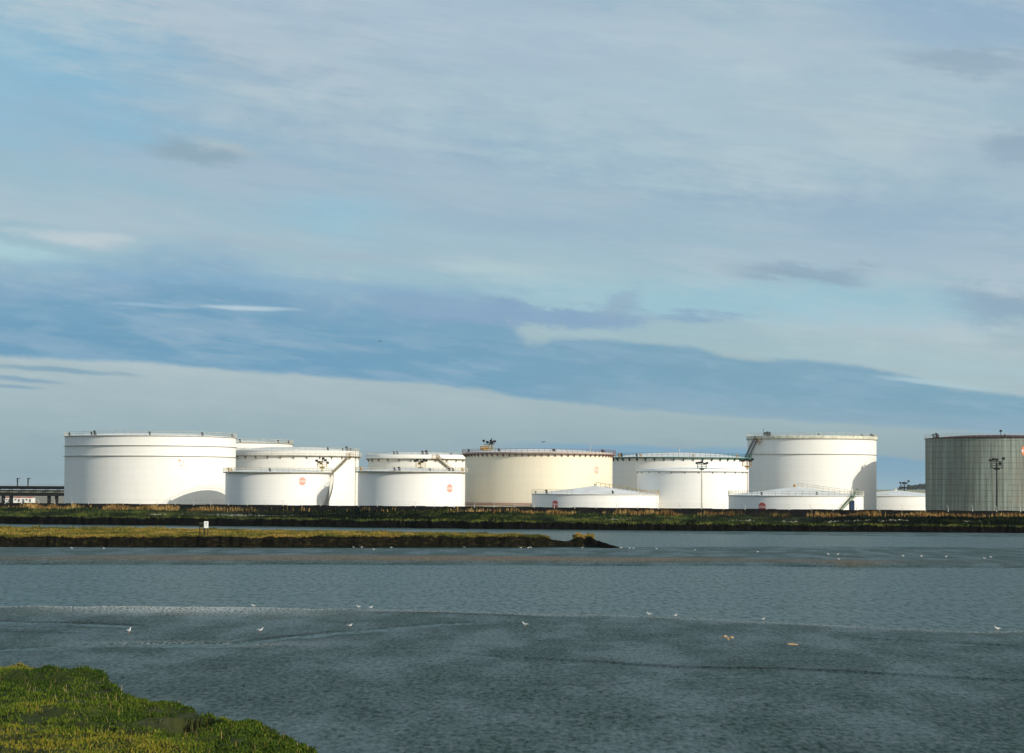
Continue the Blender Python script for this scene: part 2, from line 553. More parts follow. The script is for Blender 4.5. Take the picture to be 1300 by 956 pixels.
t = Tank('storage_tank', 'cream tank with a plum-brown walkway ring and many small brackets, mid depot', 590.5, 777.3, 680, 575.3, MCR)
g = t.H - 0.55
t.girder(g, 0.95, 0.28, MPURP, 34, 0.8, a=(-1.5, 1.5)); t.roof(1.0)
t.rail(g + 0.28, 0.9, MPURP, 1.6, h=1.15)
t.emblem(755.6, 596.8, 1.1, MPINK2)
for px, b in ((632, 1.0), (702, .9), (704, .8), (766, 1.0), (768, .9), (587.5, 1.0)): t.vent(px if px > 591 else 591, t.H + 0.1, b)
mb = MB()
c = cyl(t.R * .93, t.phi(753), t.H + .3); mb.tube(c, c + Vector((0, 0, 2.2)), 0.07, 6); mb.build('mast', MRAILW, t.root)
mb = MB()
for zz in (3.9, 4.3):
    mb.path([cyl(t.R + 0.5, a, zz) for a in np.linspace(-1.4, 0.35, 20)], 0.1, 6)
mb.build('ring_pipe', MREDPIPE, t.root)

t = Tank('storage_tank', 'white tank with a dark green walkway ring and brackets, right of the cream tank', 773, 950, 720, 581.6, MW2)
g = t.H - 0.3
t.girder(g, 0.95, 0.34, MGREEN, 22, 0.95); t.roof(1.6)
t.rail(g + 0.34, 0.9, MGREEN, 1.6, h=1.2, r=0.035)
for px, b in ((784, 1.3), (787, 1.2), (807, 1.0), (812, 1.0), (880, .9), (937, 1.0)): t.vent(px, t.H + 0.1, b, MORG if px in (812, 880, 937, 784) else MDARK)
mb = MB(); c = Vector((0.2, -2, t.H + 1.7)); mb.tube(c, c + Vector((0, 0, 1.2)), 0.08, 6); mb.build('mast', MRAILW, t.root)

t = Tank('storage_tank', 'plain white tank with thin overhanging lip, before the green ringed tank', 809, 948.3, 655, 596.6, MW2)
t.girder(t.H - 0.62, 0.42, 0.16, MGREY, 12, 0.5); t.parapet(t.H - 0.46, t.H + 0.1, 0.4, MW2); t.roof(0.5, z=t.H)
mb = MB(); c = cyl(t.R + .3, R_(-82), t.H); mb.tube(c, c + Vector((0, 0, 1.2)), 0.07, 6)
c = cyl(t.R + .3, R_(84), t.H); mb.tube(c, c + Vector((0, 0, 0.9)), 0.07, 6); mb.build('post', MRAILW, t.root)

t = Tank('storage_tank', 'tall white tank with one thin ring and black stair at its left edge', 949.5, 1111.8, 780, 557.4, MW)
t.girder(t.ze(577.8), 0.38, 0.12, MGREY); t.girder(t.H - 0.4, 0.35, 0.14, MGIRD, name='top_rim')
t.parapet(t.H - 0.26, t.H + 0.75, 0.4, MRAILW); t.roof(1.0)
t.rail(t.H + 0.7, 0.2, MRAILW, 1.8, h=0.9)
t.stair([(R_(-97), t.zy(603, -1)), (R_(-84), t.zy(589, -.99)), (t.phi(955), t.zy(575, -.93)), (t.phi(964), t.zy(557, -.82))], MDARK, 1.0, rr=0.08)
t.landing(t.phi(966), t.H - 1.1, MORG, 2.6, 1.4)
for px, b in ((970, 1.4), (973, 1.6), (976, 1.5), (1039, .9), (1095, .9), (1107, 1.2), (1110, 1.0)): t.vent(px, t.H + 0.6, b)
mb = MB(); c = cyl(t.R * .98, t.phi(969.5), t.H + .3); mb.tube(c, c + Vector((0, 0, 2.8)), 0.06, 6); mb.build('mast', MDARK, t.root)

t = Tank('storage_tank', 'low white cone roofed tank in front of the cream tank', 675.3, 836, 640, 627.6, MW2)
t.girder(t.H - 0.12, 0.2, 0.14, MGREY, name='top_rim'); t.roof(2.2, cone=True)
t.rail(t.H + 0.08, 0.1, MRAILW, 1.6, a0=-1.5, a1=-0.35); 
t.rail(t.H + 0.08, 0.1, MYEL, 1.6, a0=0.75, a1=1.7)
t.emblem(706, 640.5, 1.05, MRED)
t.vent(692, t.H + .1, 1.2); t.vent(778, t.H + .2, .9); t.vent(677, t.H + .1, .8)
mb = MB(); c = Vector((0, 0, t.H + 2.2)); mb.tube(c, c + Vector((0, 0, .7)), 0.3, 8); mb.build('roof_vent', MRAILW, t.root)
mb = MB()
for k in range(12):
    a = 0.9; f0 = k / 11
    p = cyl(t.R * (1 - f0 * 0.98), a, t.H + 0.15 + 2.2 * f0)
    mb.tube(p, p + Vector((0, 0, 0.9)), 0.05, 4)
mb.path([cyl(t.R * (1 - k / 11 * .98), 0.9, t.H + 1.05 + 2.2 * k / 11) for k in range(12)], 0.06, 4)
mb.build('roof_handrail', MYEL, t.root)
T5 = t

t = Tank('storage_tank', 'low white cone roofed tank with green stair and dark blue door', 925.3, 1095.3, 610, 629.4, MW2)
t.girder(t.H - 0.12, 0.2, 0.12, MGREY, name='top_rim'); t.roof(2.2, cone=True)
t.rail(t.H + 0.08, 0.1, MRAILW, 1.7, r=0.05)
t.emblem(969, 643.5, 1.1, MRED)
t.stair([(t.phi(1061), t.zy(650, .6)), (t.phi(1079), t.zy(628.5, .81))], MGRN2, 0.9)
t.landing(t.phi(1080), t.H, MGRN2, 1.8, 1.2)
mb = MB(); ph = t.phi(1078.5)
mb.box(Matrix.Rotation(ph, 3, 'Z') @ Vector((0, -(t.R + 0.25), t.H / 2 - 0.5)), (1.7, 0.4, t.H - 1.2), rz=ph)
mb.build('door', MBLUE, t.root)
t.vent(966, t.H + .2, .8); t.vent(1037, t.H + .3, .8)
mb = MB(); c = cyl(t.R, t.phi(1079), t.H); mb.tube(c, c + Vector((0, 0, 2.4)), 0.06, 5)
c = cyl(t.R, t.phi(1083), t.H); mb.tube(c, c + Vector((0.5, 0, 1.9)), 0.06, 5); mb.tube(c + Vector((.5, 0, 1.9)), c + Vector((1.1, 0, 1.5)), 0.1, 5)
mb.build('mast', MGRN2, t.root)
mb = MB()
P = [cyl(t.R * f0, 1.25, t.H + 0.15 + 2.2 * (1 - f0)) for f0 in np.linspace(0.02, 1, 13)]
for p in P: mb.tube(p, p + Vector((0, 0, 1.0)), 0.045, 4)
for h in (0.5, 1.0): mb.path([p + Vector((0, 0, h)) for p in P], 0.05, 4)
mb.build('roof_handrail', MRAILW, t.root)
mb = MB(); c = Vector((-.3, 0, t.H + 2.25)); mb.tube(c, c + Vector((0, 0, .7)), 0.38, 10, r1=.3); mb.build('roof_vent', MORG, t.root)

t = Tank('storage_tank', 'low white cone roofed tank in the gap left of the dark grey tank', 1062, 1212, 850, 629.9, MW2)
t.girder(t.H - 0.12, 0.2, 0.14, MGREY, name='top_rim'); t.roof(2.0, cone=True)
mb = MB(); c = Vector((0, 0, t.H + 2.0)); mb.tube(c, c + Vector((0, 0, .9)), 0.5, 10, r1=.2); mb.build('roof_vent', MRAILW, t.root)
t.rail(t.H + .08, 0.1, MRAILW, 2.5, a0=-0.3, a1=-0.12)

t = Tank('storage_tank', 'tall dark grey streaked tank at the right edge with a low rusty brown roof', 1176.2, 1360, 754, 557.4, MGS)
t.girder(t.H - 0.15, 0.3, 0.2, MDARK, name='top_rim'); t.roof(1.15, MDOME); t.rail(t.H + .1, 0.2, MGREY, 2.2, h=1.2, r=.03)
for px, b in ((1184, 1.3), (1188, 1.6), (1190, 1.2), (1276, .9)): t.vent(px, t.H + .2, b)
mb = MB(); c = cyl(t.R * .9, t.phi(1271), t.H + .2); mb.tube(c, c + Vector((0, 0, 1.9)), .1, 6); mb.tube(c + Vector((0, 0, 1.6)), c + Vector((0, 0, 2.2)), .5, 8, r1=.3)
mb.build('mast', MDARK, t.root)
t.emblem(1303, 572.5, 2.0, MORANGE)

# ------------------------------------------------------------------ floodlight masts
def mast(label, px, py_plat, D, polemat, platmat, lampmat=MDARK, s=1.0, lamps=5, seed=1, tall=.55, cage=False):
    rnd = random.Random(seed)
    p = at(px, py_plat, D)
    root = empty('floodlight_mast', (p.x, D, GZ)); h = p.z - GZ
    tag(root, label, 'floodlight mast', 'floodlight masts among the tanks')
    mb = MB(); mb.tube((0, 0, 0), (0, 0, h), 0.24 * s, 10, r1=0.15 * s); mb.build('pole', polemat, root)
    mb = MB(); w = 1.15 * s
    mb.box((0, 0, h), (2 * w, 1.5 * s, 0.16 * s))
    mb.box((0, 0, h - 0.25 * s), (w, 0.8 * s, 0.3 * s))
    mb.build('platform', platmat, root)
    mb = MB()
    for sx in (-1, 0, 1):
        for sy in (-1, 1):
            mb.tube((sx * w, sy * .7 * s, h), (sx * w, sy * .7 * s, h + 1.0 * s), 0.05 * s, 4)
    for hh in (.5, 1.0):
        for sy in (-1, 1): mb.tube((-w, sy * .7 * s, h + hh * s), (w, sy * .7 * s, h + hh * s), 0.05 * s, 4)
        for sx in (-1, 1): mb.tube((sx * w, -.7 * s, h + hh * s), (sx * w, .7 * s, h + hh * s), 0.05 * s, 4)
    mb.build('guard_rail', platmat, root)
    mb = MB()
    mb.tube((0, 0, h), (0, 0, h + 1.9 * s), .1 * s, 6)
    mb.tube((-1.25 * s, 0, h + 1.35 * s), (1.25 * s, 0, h + 1.35 * s), .07 * s, 5)
    mb.build('crossbar', MDARK, root)
    for k in range(lamps):
        x = (-1.35 + 2.7 * k / (lamps - 1)) * s
        z = h + (1.35 + rnd.uniform(-.45 if tall > .6 else -.15, tall)) * s
        m = Matrix.Rotation(rnd.uniform(-.9, .9), 3, 'Z') @ Matrix.Rotation(R_(28), 3, 'X')
        mb = MB(); mb.box((x, -.25 * s, z), (0.62 * s, 0.34 * s, 0.46 * s), mat=m)
        mb.tube((x, -.1 * s, z), (x * .93, 0, h + 1.35 * s), .05 * s, 4)
        mb.build('floodlight', lampmat, root)
    if cage:
        mb = MB()
        for k in range(4):
            x = (-2.1 + .55 * k) * s
            mb.tube((x, .2, h - .6), (x, .2, h + 1.1 + .35 * (k % 2)), .09 * s, 5)
        for zz in (0, .55, 1.1): mb.tube((-2.2 * s, .2, h + zz), (0, .2, h + zz), .1 * s, 5)
        mb.box((-1.3 * s, .3, h + .35), (1.5 * s, .9, .8))
        mb.build('cage', MORG, root)
        mb = MB(); mb.tube((.6 * s, 0, h), (.6 * s, 0, h + 2.9 * s), .1 * s, 6); mb.box((.6 * s, 0, h + 1.75 * s), (.9 * s, .6, .8 * s)); mb.build('control_box', MDARK, root)
    return root

mast('floodlight mast with green platform standing before the plain white lipped tank', 891, 594.5, 625, MRAILW, MGREEN, seed=3)
mast('black floodlight mast in front of the dark grey streaked tank', 1265.3, 594, 600, MDARK, MDARK, seed=5, lamps=5, s=1.2, tall=.7)
mast('small distant floodlight mast beyond the low tank in the right gap', 1148, 618.2, 1000, MDARK, MDARK, s=1.3, seed=8, lamps=4)
mast('floodlight mast with yellow platform poking over the first red-roundel tank', 409, 592.5, 700, MYEL, MYEL, seed=9, s=1.2, lamps=6, tall=.8)
mast('floodlight mast with yellow platform above the second red-roundel tank', 534, 593, 690, MYEL, MYEL, seed=12, s=1.2, lamps=6, tall=.8, cage=False)
mast('floodlight mast with ochre platform rising behind the cream tank', 621, 571, 790, MORG, MYEL, seed=15, s=1.35, lamps=4, tall=.9, cage=True)
mast('floodlight mast with ochre platform and dull red pole left of the black stair', 948.5, 591.5, 692, MREDPIPE, MORG, seed=18, s=1.15, lamps=6)

# ------------------------------------------------------------------ pipe bridge on the left
MBRIDGE = simple('bridge_black', (.010, .011, .012), .8, var=.4)
def pipe_bridge():
    D = 1000
    a = at(-260, 622, D); b = at(105, 622, D)
    root = empty('pipe_bridge', (a.x, D, GZ)); L = b.x - a.x
    tag(root, 'long dark pipe bridge on legs leading left from the largest white tank', 'pipe bridge')
    z = lambda py: at(40, py, D).z - GZ
    mb = MB(); mb.box((L / 2, 0, z(618.4)), (L, 5, 0.9)); mb.box((L / 2, 0, z(628.2)), (L, 5.2, 1.0)); mb.build('deck', MBRIDGE, root)
    mb = MB()
    n = int(L / 5)
    for k in range(n + 1):
        x = L * k / n
        for sy in (-2.4, 2.4):
            mb.tube((x, sy, z(628)), (x, sy, z(618)), .16, 5)
        if k < n:
            mb.tube((x, -2.5, z(628)), (x + L / n, -2.5, z(623.8)), .1, 4)
    mb.build('truss', MBRIDGE, root)
    for j, (py, r) in enumerate(((620.4, .22), (623.2, .3), (626.4, .4))):
        for yy in ((-1.6, 1.0) if j != 1 else (.4,)):
            q = MB(); q.tube((0, yy, z(py)), (L, yy, z(py)), r, 8)
            q.build('pipe', [MBRIDGE, MBRIDGE, MBRIDGE][j] if yy > -1.5 else MBRIDGE, root)
    mb = MB()
    for k in range(int(L / 3)):
        mb.tube((3 * k, -2.4, z(618)), (3 * k, -2.4, z(618) + 1.2), .06, 4)
    for h in (.6, 1.2): mb.tube((0, -2.4, z(618) + h), (L, -2.4, z(618) + h), .05, 4)
    mb.build('handrail', MGREY, root)
    for px in (-240, -200, -160, -120, -80, -45, 4.5, 14.5, 62.5, 72):
        q = MB(); x = at(px, 622, D).x - a.x
        q.box((x, 0, z(629) / 2), (0.75, 4.2, z(629)))
        q.build('leg', MBRIDGE, root)
    for px, zt in ((22, 607.5), (35.5, 607.5)):
        q = MB(); x = at(px, 622, D).x - a.x
        q.tube((x, 0, z(618)), (x, 0, z(zt)), .28, 6); q.box((x + .3, 0, z(zt)), (1.4, .4, .3))
        q.build('lamp_post', MBRIDGE, root)
pipe_bridge()

MWALLW = simple('white_render', (0.75, 0.74, 0.70), .7, var=.08)
MREDR = simple('red_roof', (0.42, 0.04, 0.035), .7, var=.2)
MWIN = simple('dark_window', (0.03, 0.035, 0.04), .3, var=.2)
def shed(label, px0, px1, py, D, rise=.3):
    a = at(px0, py, D); b = at(px1, py, D)
    w = b.x - a.x; hgt = a.z - GZ
    root = empty('shed', ((a.x + b.x) / 2, D, GZ)); tag(root, label, 'shed', 'white sheds beneath the pipe bridge')
    mb = MB(); mb.box((0, 4, hgt / 2), (w, 8, hgt)); mb.build('wall', MWALLW, root)
    mb = MB()
    W = w / 2 + .2
    vs = [(-W, -.3, hgt), (W, -.3, hgt), (0, -.3, hgt + rise * 1.6), (-W, 8.3, hgt), (W, 8.3, hgt), (0, 8.3, hgt + rise * 1.6)]
    mb.add(vs, [(0, 1, 2), (5, 4, 3), (0, 2, 5, 3), (1, 4, 5, 2), (0, 3, 4, 1)]); mb.build('roof', MREDR, root)
    mb = MB(); mb.box((w * .2, -.05, hgt * .45), (w * .2, .1, hgt * .5)); mb.build('door', MWIN, root)
    mb = MB(); mb.box((-w * .22, -.05, hgt * .6), (w * .22, .1, hgt * .25)); mb.build('window', MWIN, root)
shed('white shed with red roof, left of the pair below the lamp posts', 17, 27, 631.8, 1250)
shed('white shed with red roof, right of the pair below the lamp posts', 31, 41, 631.8, 1250)
shed('white shed seen between the two leftmost pipe bridge legs', 7, 13.5, 631.8, 1255)

# ------------------------------------------------------------------ terrain: big ground sheet beyond the wall
def ground_mat():
    m, b = new_mat('yard_ground'); p = n_pos()
    f = n_noise(n_scale(p, .01, .004, .01), 1, 5, .6)
    c = n_mix(n_smooth(f, .35, .65), (0.16, 0.15, 0.11), (0.27, 0.235, 0.15))
    g = n_noise(n_scale(p, .4, .1, .1), 1, 4, .6)
    c = n_mix(n_smooth(g, .4, .7) * .4, c, (.09, .1, .05))
    setin(b, 'Base Color', c); setin(b, 'Roughness', .95); return m
MG = ground_mat()

WL = at(0, 638.2, 680); WR = at(1300, 648.8, 680)
zt = WL.z
# wall line: through the left point and the point at the same height behind the right pixel
WRp = onz(1300, 648.8, zt)
def wall_pt(px):
    """point on the wall line behind column px (x, y)"""
    d = ray(px, 640); A = Vector((WL.x, WL.y)); B = Vector((WRp.x, WRp.y)); e = B - A
    k = (A.x * d.y - A.y * d.x) / (e.y * d.x - e.x * d.y)
    return A + e * k
wdir = (Vector((WRp.x, WRp.y)) - Vector((WL.x, WL.y))).normalized()
wn = Vector((-wdir.y, wdir.x))          # away from the camera
if wn.y < 0: wn = -wn

# yard: polygon strip behind the wall out to the horizon
A0 = Vector((WL.x, WL.y)) - wdir * 7000; B0 = Vector((WRp.x, WRp.y)) + wdir * 520
mb = MB()
vs = [(A0.x, A0.y, GZ), (B0.x, B0.y, GZ), (B0.x + 8000, B0.y + 300, GZ), (9000, 9500, GZ), (-9000, 9500, GZ)]
mb.add(vs, [(0, 1, 2, 3, 4)])
tag(mb.build('ground', MG), kind='structure')

# rising field far beyond on the right
def far_field():
    n = 60; xs = np.linspace(-4200, 5200, n); ys = np.array([1900, 2600, 3400, 4200, 5200, 6500, 8500])
    zz = np.array([GZ + .05, 5.0, 9.5, 12.5, 15.0, 15, 12])
    X, Y = np.meshgrid(xs, ys); k = sstep(.06, .13, X / Y) * .9 + .02
    Z = GZ + .05 + (zz[:, None] - GZ) * k * (1 + .25 * fbm(X / 300, Y / 900)); Z[0, :] = GZ - .3
    v = np.stack([X, Y, Z], -1).reshape(-1, 3)
    i = np.arange((len(ys) - 1) * n).reshape(len(ys) - 1, n)[:, :-1].ravel()
    f = np.stack([i, i + 1, i + n + 1, i + n], 1)
    m, b = new_mat('dry_field'); p = n_pos()
    q = n_noise(n_scale(p, .008, .003, .01), 1, 4, .5)
    setin(b, 'Base Color', n_mix(n_smooth(q, .42, .58), (.30, .27, .14), (.17, .19, .08))); setin(b, 'Roughness', .95)
    tag(fast_mesh('far_field', v, f, m, True), kind='structure')
far_field()

# ------------------------------------------------------------------ perimeter wall with cranked fence posts
MWALL = simple('dark_wall', (0.016, 0.015, 0.013), .85, var=.5, scale=.25)
MPOST = simple('concrete_post', (0.62, 0.61, 0.56), .8, var=.2)
def perimeter():
    root = empty('perimeter_wall', (WL.x, WL.y, 0), math.atan2(wdir.y, wdir.x))
    tag(root, 'long low black wall with cranked fence posts running in front of all the tanks', 'wall')
    Ltot = (Vector((WRp.x, WRp.y)) - Vector((WL.x, WL.y))).length
    s0, s1 = -120, Ltot + 90
    mb = MB()
    n = 120
    seg = (s1 - s0) / n
    for k in range(n):
        dz = 0.05 * math.sin(k * 1.7) + random.uniform(-.03, .03)
        mb.box((s0 + (k + .5) * seg, 0, (zt + dz) / 2), (seg - .03, .25, zt + dz))
    mb.build('wall_panels', MWALL, root)
    sp = Ltot / 51.5
    q = MB()
    q.box((0, -.19, zt - .05), (.2, .12, .42))
    q.tube((0, -.1, zt), (0, -.1, zt + 0.8), .045, 5)
    q.tube((0, -.1, zt + .8), (-.35, -.45, zt + 1.25), .04, 5)
    p0 = q.build('fence_post', MPOST, root)
    k0 = 0
    s = sp * .35 - sp * 5
    first = True
    while s < Ltot + sp * 6:
        o = p0 if first else p0.copy()
        if not first: C.objects.link(o); o.parent = root
        o.location = (s, 0, random.uniform(-.08, .1)); o.rotation_euler = (0, random.uniform(-.03, .03), 0); first = False
        s += sp
    q = MB()
    for (yy, zz) in ((-.1, zt + .35), (-.1, zt + .7), (-.3, zt + 1.02), (-.45, zt + 1.22)):
        q.tube((s0, yy, zz), (s1, yy, zz), .008, 3)
    q.build('barbed_wire', MGREY, root)
perimeter()

# ------------------------------------------------------------------ mud, water
T0, T1_ = -0.36, 0.36
def interp(px_list, vals):
    xs = np.array([(p - 650) / F for p in px_list]); vs = np.array(vals)
    return lambda t: np.interp(t, xs, vs)

near_shore = interp([-400, 0, 200, 433, 650, 866, 1110, 1300, 1700],
                    [ground_d(0, 766), ground_d(0, 767.5), ground_d(200, 769), ground_d(433, 772), ground_d(650, 777),
                     ground_d(866, 784), ground_d(1110, 795), ground_d(1300, 801), 140])
far_shore = interp([-400, 0, 433, 866, 1300, 1700],
                   [274, ground_d(0, 717.5), ground_d(433, 717.5), ground_d(866, 719), ground_d(1300, 722.3), 282])
bank_shore = interp([-500, 0, 150, 430, 780, 980, 1300, 1700],
                    [600, ground_d(0, 665.2), ground_d(150, 667), ground_d(430, 669.8), ground_d(780, 674), ground_d(980, 675.2), ground_d(1300, 677.3), 505])

creeks = [  # (pixel polyline, depth, width in px rows)
    ([(-40, 785), (0, 787.5), (100, 790), (210, 793.5)], .10, 1.1),
    ([(160, 817.5), (230, 817), (300, 815.5), (345, 811), (385, 806), (430, 800), (500, 796), (560, 791), (640, 787.5)], .10, 1.3),
    ([(560, 826), (640, 832), (780, 841), (866, 846), (1000, 850), (1100, 855), (1300, 865), (1400, 870)], .10, 1.2),
    ([(1060, 805), (1110, 811), (1200, 815), (1310, 822)], .08, 1.0),
    ([(-40, 804), (60, 802.5), (130, 803)], .06, 1.0),
    ([(433, 777), (560, 779), (700, 784), (790, 786)], .05, 1.0),
]
pools = [  # shallow wet films (centre polyline, half height px)
    ([(-60, 831), (0, 826), (80, 821), (160, 818.5), (230, 817.5), (300, 818)], 1.5),
    ([(640, 852), (700, 845), (760, 839)], 1.3),
    ([(0, 795), (60, 797), (120, 799)], .8),
]
def mud_height(x, y):
    t = x / y
    rowpx = F * CAMH / y                                  # rows below the horizon at water level
    colpx = 650 + t * F
    hor = HL + (HR - HL) * colpx / 1300
    row = hor + rowpx
    wob = fbm(x / 9, y / 14, 4)
    ns = near_shore(t) + 5 * fbm(x / 7, y / 40, 3)
    fs = far_shore(t) + 5 * fbm(x / 12 + 40, y / 60, 4)
    bs = bank_shore(t)
    z = np.full_like(x, -0.35); dark = np.zeros_like(x)
    # near flat
    nf = 1 - sstep(ns - 3, ns + 4, y)
    znear = 0.075 + 0.05 * fbm(x / 6, y / 8, 5) + 0.10 * (1 - sstep(95, 140, y)) + .035 * fbm(x / 1.3, y / 1.6, 3)
    z = z + nf * (znear + .35)
    # creek steps on the near flat
    for pl, dep, w in creeks:
        cxs = [p[0] for p in pl]; rr = np.interp(colpx, cxs, [p[1] for p in pl]) + 4.0 * fbm(x / 3.5, x * 0 + dep * 77, 3)
        ins = sstep(cxs[0] - 12, cxs[0] + 50, colpx) * (1 - sstep(cxs[-1] - 50, cxs[-1] + 12, colpx))
        d = row - rr                                      # >0 nearer than the line
        step = sstep(-.1, w * .9, d) * (1 - sstep(w * .9, w * 9, d))
        z = z - ins * dep * step * .9
        wv = .35 + 1.1 * np.clip(.5 + 1.6 * fbm(x / 5, x * 0 + dep * 31, 3), 0, 1)
        dark = np.maximum(dark, ins * np.exp(-((d / (w * .45 * wv)) ** 2)) * np.clip(wv, 0, 1) * .65)
    for pl, w in pools:
        cxs = [p[0] for p in pl]; rr = np.interp(colpx, cxs, [p[1] for p in pl]) + 1.6 * fbm(x / 4, x * 0 + 9.1, 3)
        ins = sstep(cxs[0] - 12, cxs[0] + 40, colpx) * (1 - sstep(cxs[-1] - 60, cxs[-1] + 12, colpx))
        z = z - ins * .10 * (1 - sstep(w * .4, w * 1.6, np.abs(row - rr)))
    # the middle bar
    back = np.interp(t, [-.36, 0.03, 0.06, .12, .36], [345, 352, 372, 380, 385])
    bar = sstep(fs - .5, fs + 2.5, y) * (1 - sstep(back, back + 14, y))
    prof = .22 + .55 * sstep(fs, fs + 14, y) * (1 - .8 * sstep(fs + 10, fs + 42, y))
    prof = prof * np.interp(t, [-.36, 0, .1, .22, .36], [.8, .8, .55, .42, .4])
    lump = np.exp(-(((colpx - 1085) / 45) ** 2)) * .28 * sstep(fs, fs + 3, y) * (1 - sstep(fs + 8, fs + 16, y))
    z = z + bar * (.35 + prof + .12 * wob) + lump
    # mud strip along the foot of the far bank, right of the middle
    wst = np.interp(t, [-.36, -.21, 0.03, .08, .14, .36], [4, 4, 8, 34, 46, 55])
    st = sstep(bs - wst - 6, bs - wst + 6, y + 8 * fbm(x / 15, y / 30, 3))
    z = z + st * (.35 + .10 + .05 * wob)
    painted_glint = nf * np.exp(-(((y - ns + 4) / 9) ** 2)) * np.exp(-(((colpx - 230) / 150) ** 2)) \
        + nf * np.exp(-(((y - ns + 1.5) / 2.2) ** 2)) * .6 + .5 * nf * np.exp(-(((colpx - 250) / 120) ** 2)) * np.exp(-(((row - 818) / 3) ** 2))  # mask for the painted glint along the near water line
    shore = nf * np.exp(-(((y - ns - .5) / 1.2) ** 2)) * sstep(400, 520, colpx) * np.clip(.4 + 2.5 * fbm(x / 8, x * 0 + 3.3, 3), 0, 1)
    dark = np.maximum(dark, shore)
    return z, {'dry': sstep(.22, .5, z) * sstep(200, 260, y) * (1 - sstep(18, 34, y - fs)) * np.interp(colpx, [-400, 0, 250, 900, 1250, 1400], [.35, .4, .8, .9, .5, .5]), 'dark': dark, 'painted_glint': painted_glint}

def mud_mat():
    m, b = new_mat('wet_mud'); p = n_pos()
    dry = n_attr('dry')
    a = n_noise(p, 2.2, 6, .65); bb = n_noise(n_scale(p, .12, .25, .1), 1, 5, .6); cc = n_noise(p, 9, 3, .6)
    st = n_noise(n_scale(p, 4.2, 1.15, 1), 1, 6, .72); s2 = n_noise(n_scale(p, .22, .06, 1), 1, 4, .6)
    sp = n_noise(n_scale(p, 5.5, 1.6, 1), 1, 3, .6); dk = n_attr('dark'); gl = n_attr('painted_glint')
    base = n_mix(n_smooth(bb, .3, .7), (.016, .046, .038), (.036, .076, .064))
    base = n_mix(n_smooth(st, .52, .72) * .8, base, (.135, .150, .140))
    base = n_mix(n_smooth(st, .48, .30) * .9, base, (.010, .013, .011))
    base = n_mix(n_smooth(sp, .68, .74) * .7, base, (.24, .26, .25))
    base = n_mix((gl * 1.4 * n_smooth(sp, .44, .60)).clamp(), base, (.62, .62, .56))  # glint and wet sheen painted into the base colour as pale speckles
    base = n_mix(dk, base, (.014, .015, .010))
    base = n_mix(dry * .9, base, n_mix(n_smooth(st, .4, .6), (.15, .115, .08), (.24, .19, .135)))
    setin(b, 'Base Color', base)
    r = n_smooth(s2, .35, .65, .36, .58) + dry * .3
    setin(b, 'Roughness', r)
    setin(b, 'Specular IOR Level', n_smooth(st, .38, .62, .03, .48) * (1.0 - dry * .85) * (1.0 - dk * .95))
    h = a * .25 + cc * .1 + st * 1.0 + s2 * .6
    bump(b, h, 1.0, .36)
    return m
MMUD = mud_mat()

def polar_grid(name, rows, cols, hf, mat, attr='dry'):
    Y, Tt = np.meshgrid(rows, cols, indexing='ij'); X = Tt * Y
    Z, d = hf(X, Y)
    v = np.stack([X, Y, Z], -1).reshape(-1, 3)
    n = len(cols); i = (np.arange(len(rows) - 1)[:, None] * n + np.arange(n - 1)[None, :]).ravel()
    f = np.stack([i, i + 1, i + n + 1, i + n], 1)
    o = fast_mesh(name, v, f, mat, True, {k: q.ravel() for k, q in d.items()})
    return o
rows_px = np.concatenate([np.arange(900, 400, -12.0), np.arange(400, 250, -.6), np.arange(250, 136, -.33), np.arange(136, 90, -1.0),
                          np.arange(90, 62, -.3), np.arange(62, 44, -.5)])
rows = F * CAMH / rows_px
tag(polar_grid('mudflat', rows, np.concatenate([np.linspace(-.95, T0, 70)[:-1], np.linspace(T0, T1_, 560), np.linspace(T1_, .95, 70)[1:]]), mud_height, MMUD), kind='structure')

def water_mat():
    m, b = new_mat('estuary_water'); p = n_pos()
    w1 = n_noise(n_scale(p, 2.0, .40, 1), 1, 5, .65, .3); w2 = n_noise(n_scale(p, 4.0, .9, 1), 1, 3, .6)
    w0 = n_noise(n_scale(p, .05, .09, 1), 1, 3, .5)
    setin(b, 'Base Color', n_mix(n_smooth(w0, .4, .6), (.014, .052, .042), (.024, .068, .056)))
    setin(b, 'Roughness', .30); setin(b, 'IOR', 1.33); setin(b, 'Specular IOR Level', .42)
    setin(b, 'Specular IOR Level', n_smooth(w1, .38, .62, .03, .46))
    bump(b, w1 * n_smooth(w0, .3, .65, .6, 1.0) + w2 * .35, 1.0, .8)
    return m
mb = MB(); mb.add([(-400, 40, 0), (500, 40, 0), (500, 640, 0), (-700, 800, 0), (-2500, 1600, 0), (-1500, 40, 0)], [(0, 1, 2, 3, 4, 5)])
# keep the water sheet in front of the yard edge
mb = MB(); mb.add([(-900, 30, 0), (600, 30, 0), (600, 640, 0), (-900, 1300, 0)], [(0, 1, 2, 3)])
tag(mb.build('water', water_mat()), kind='structure')

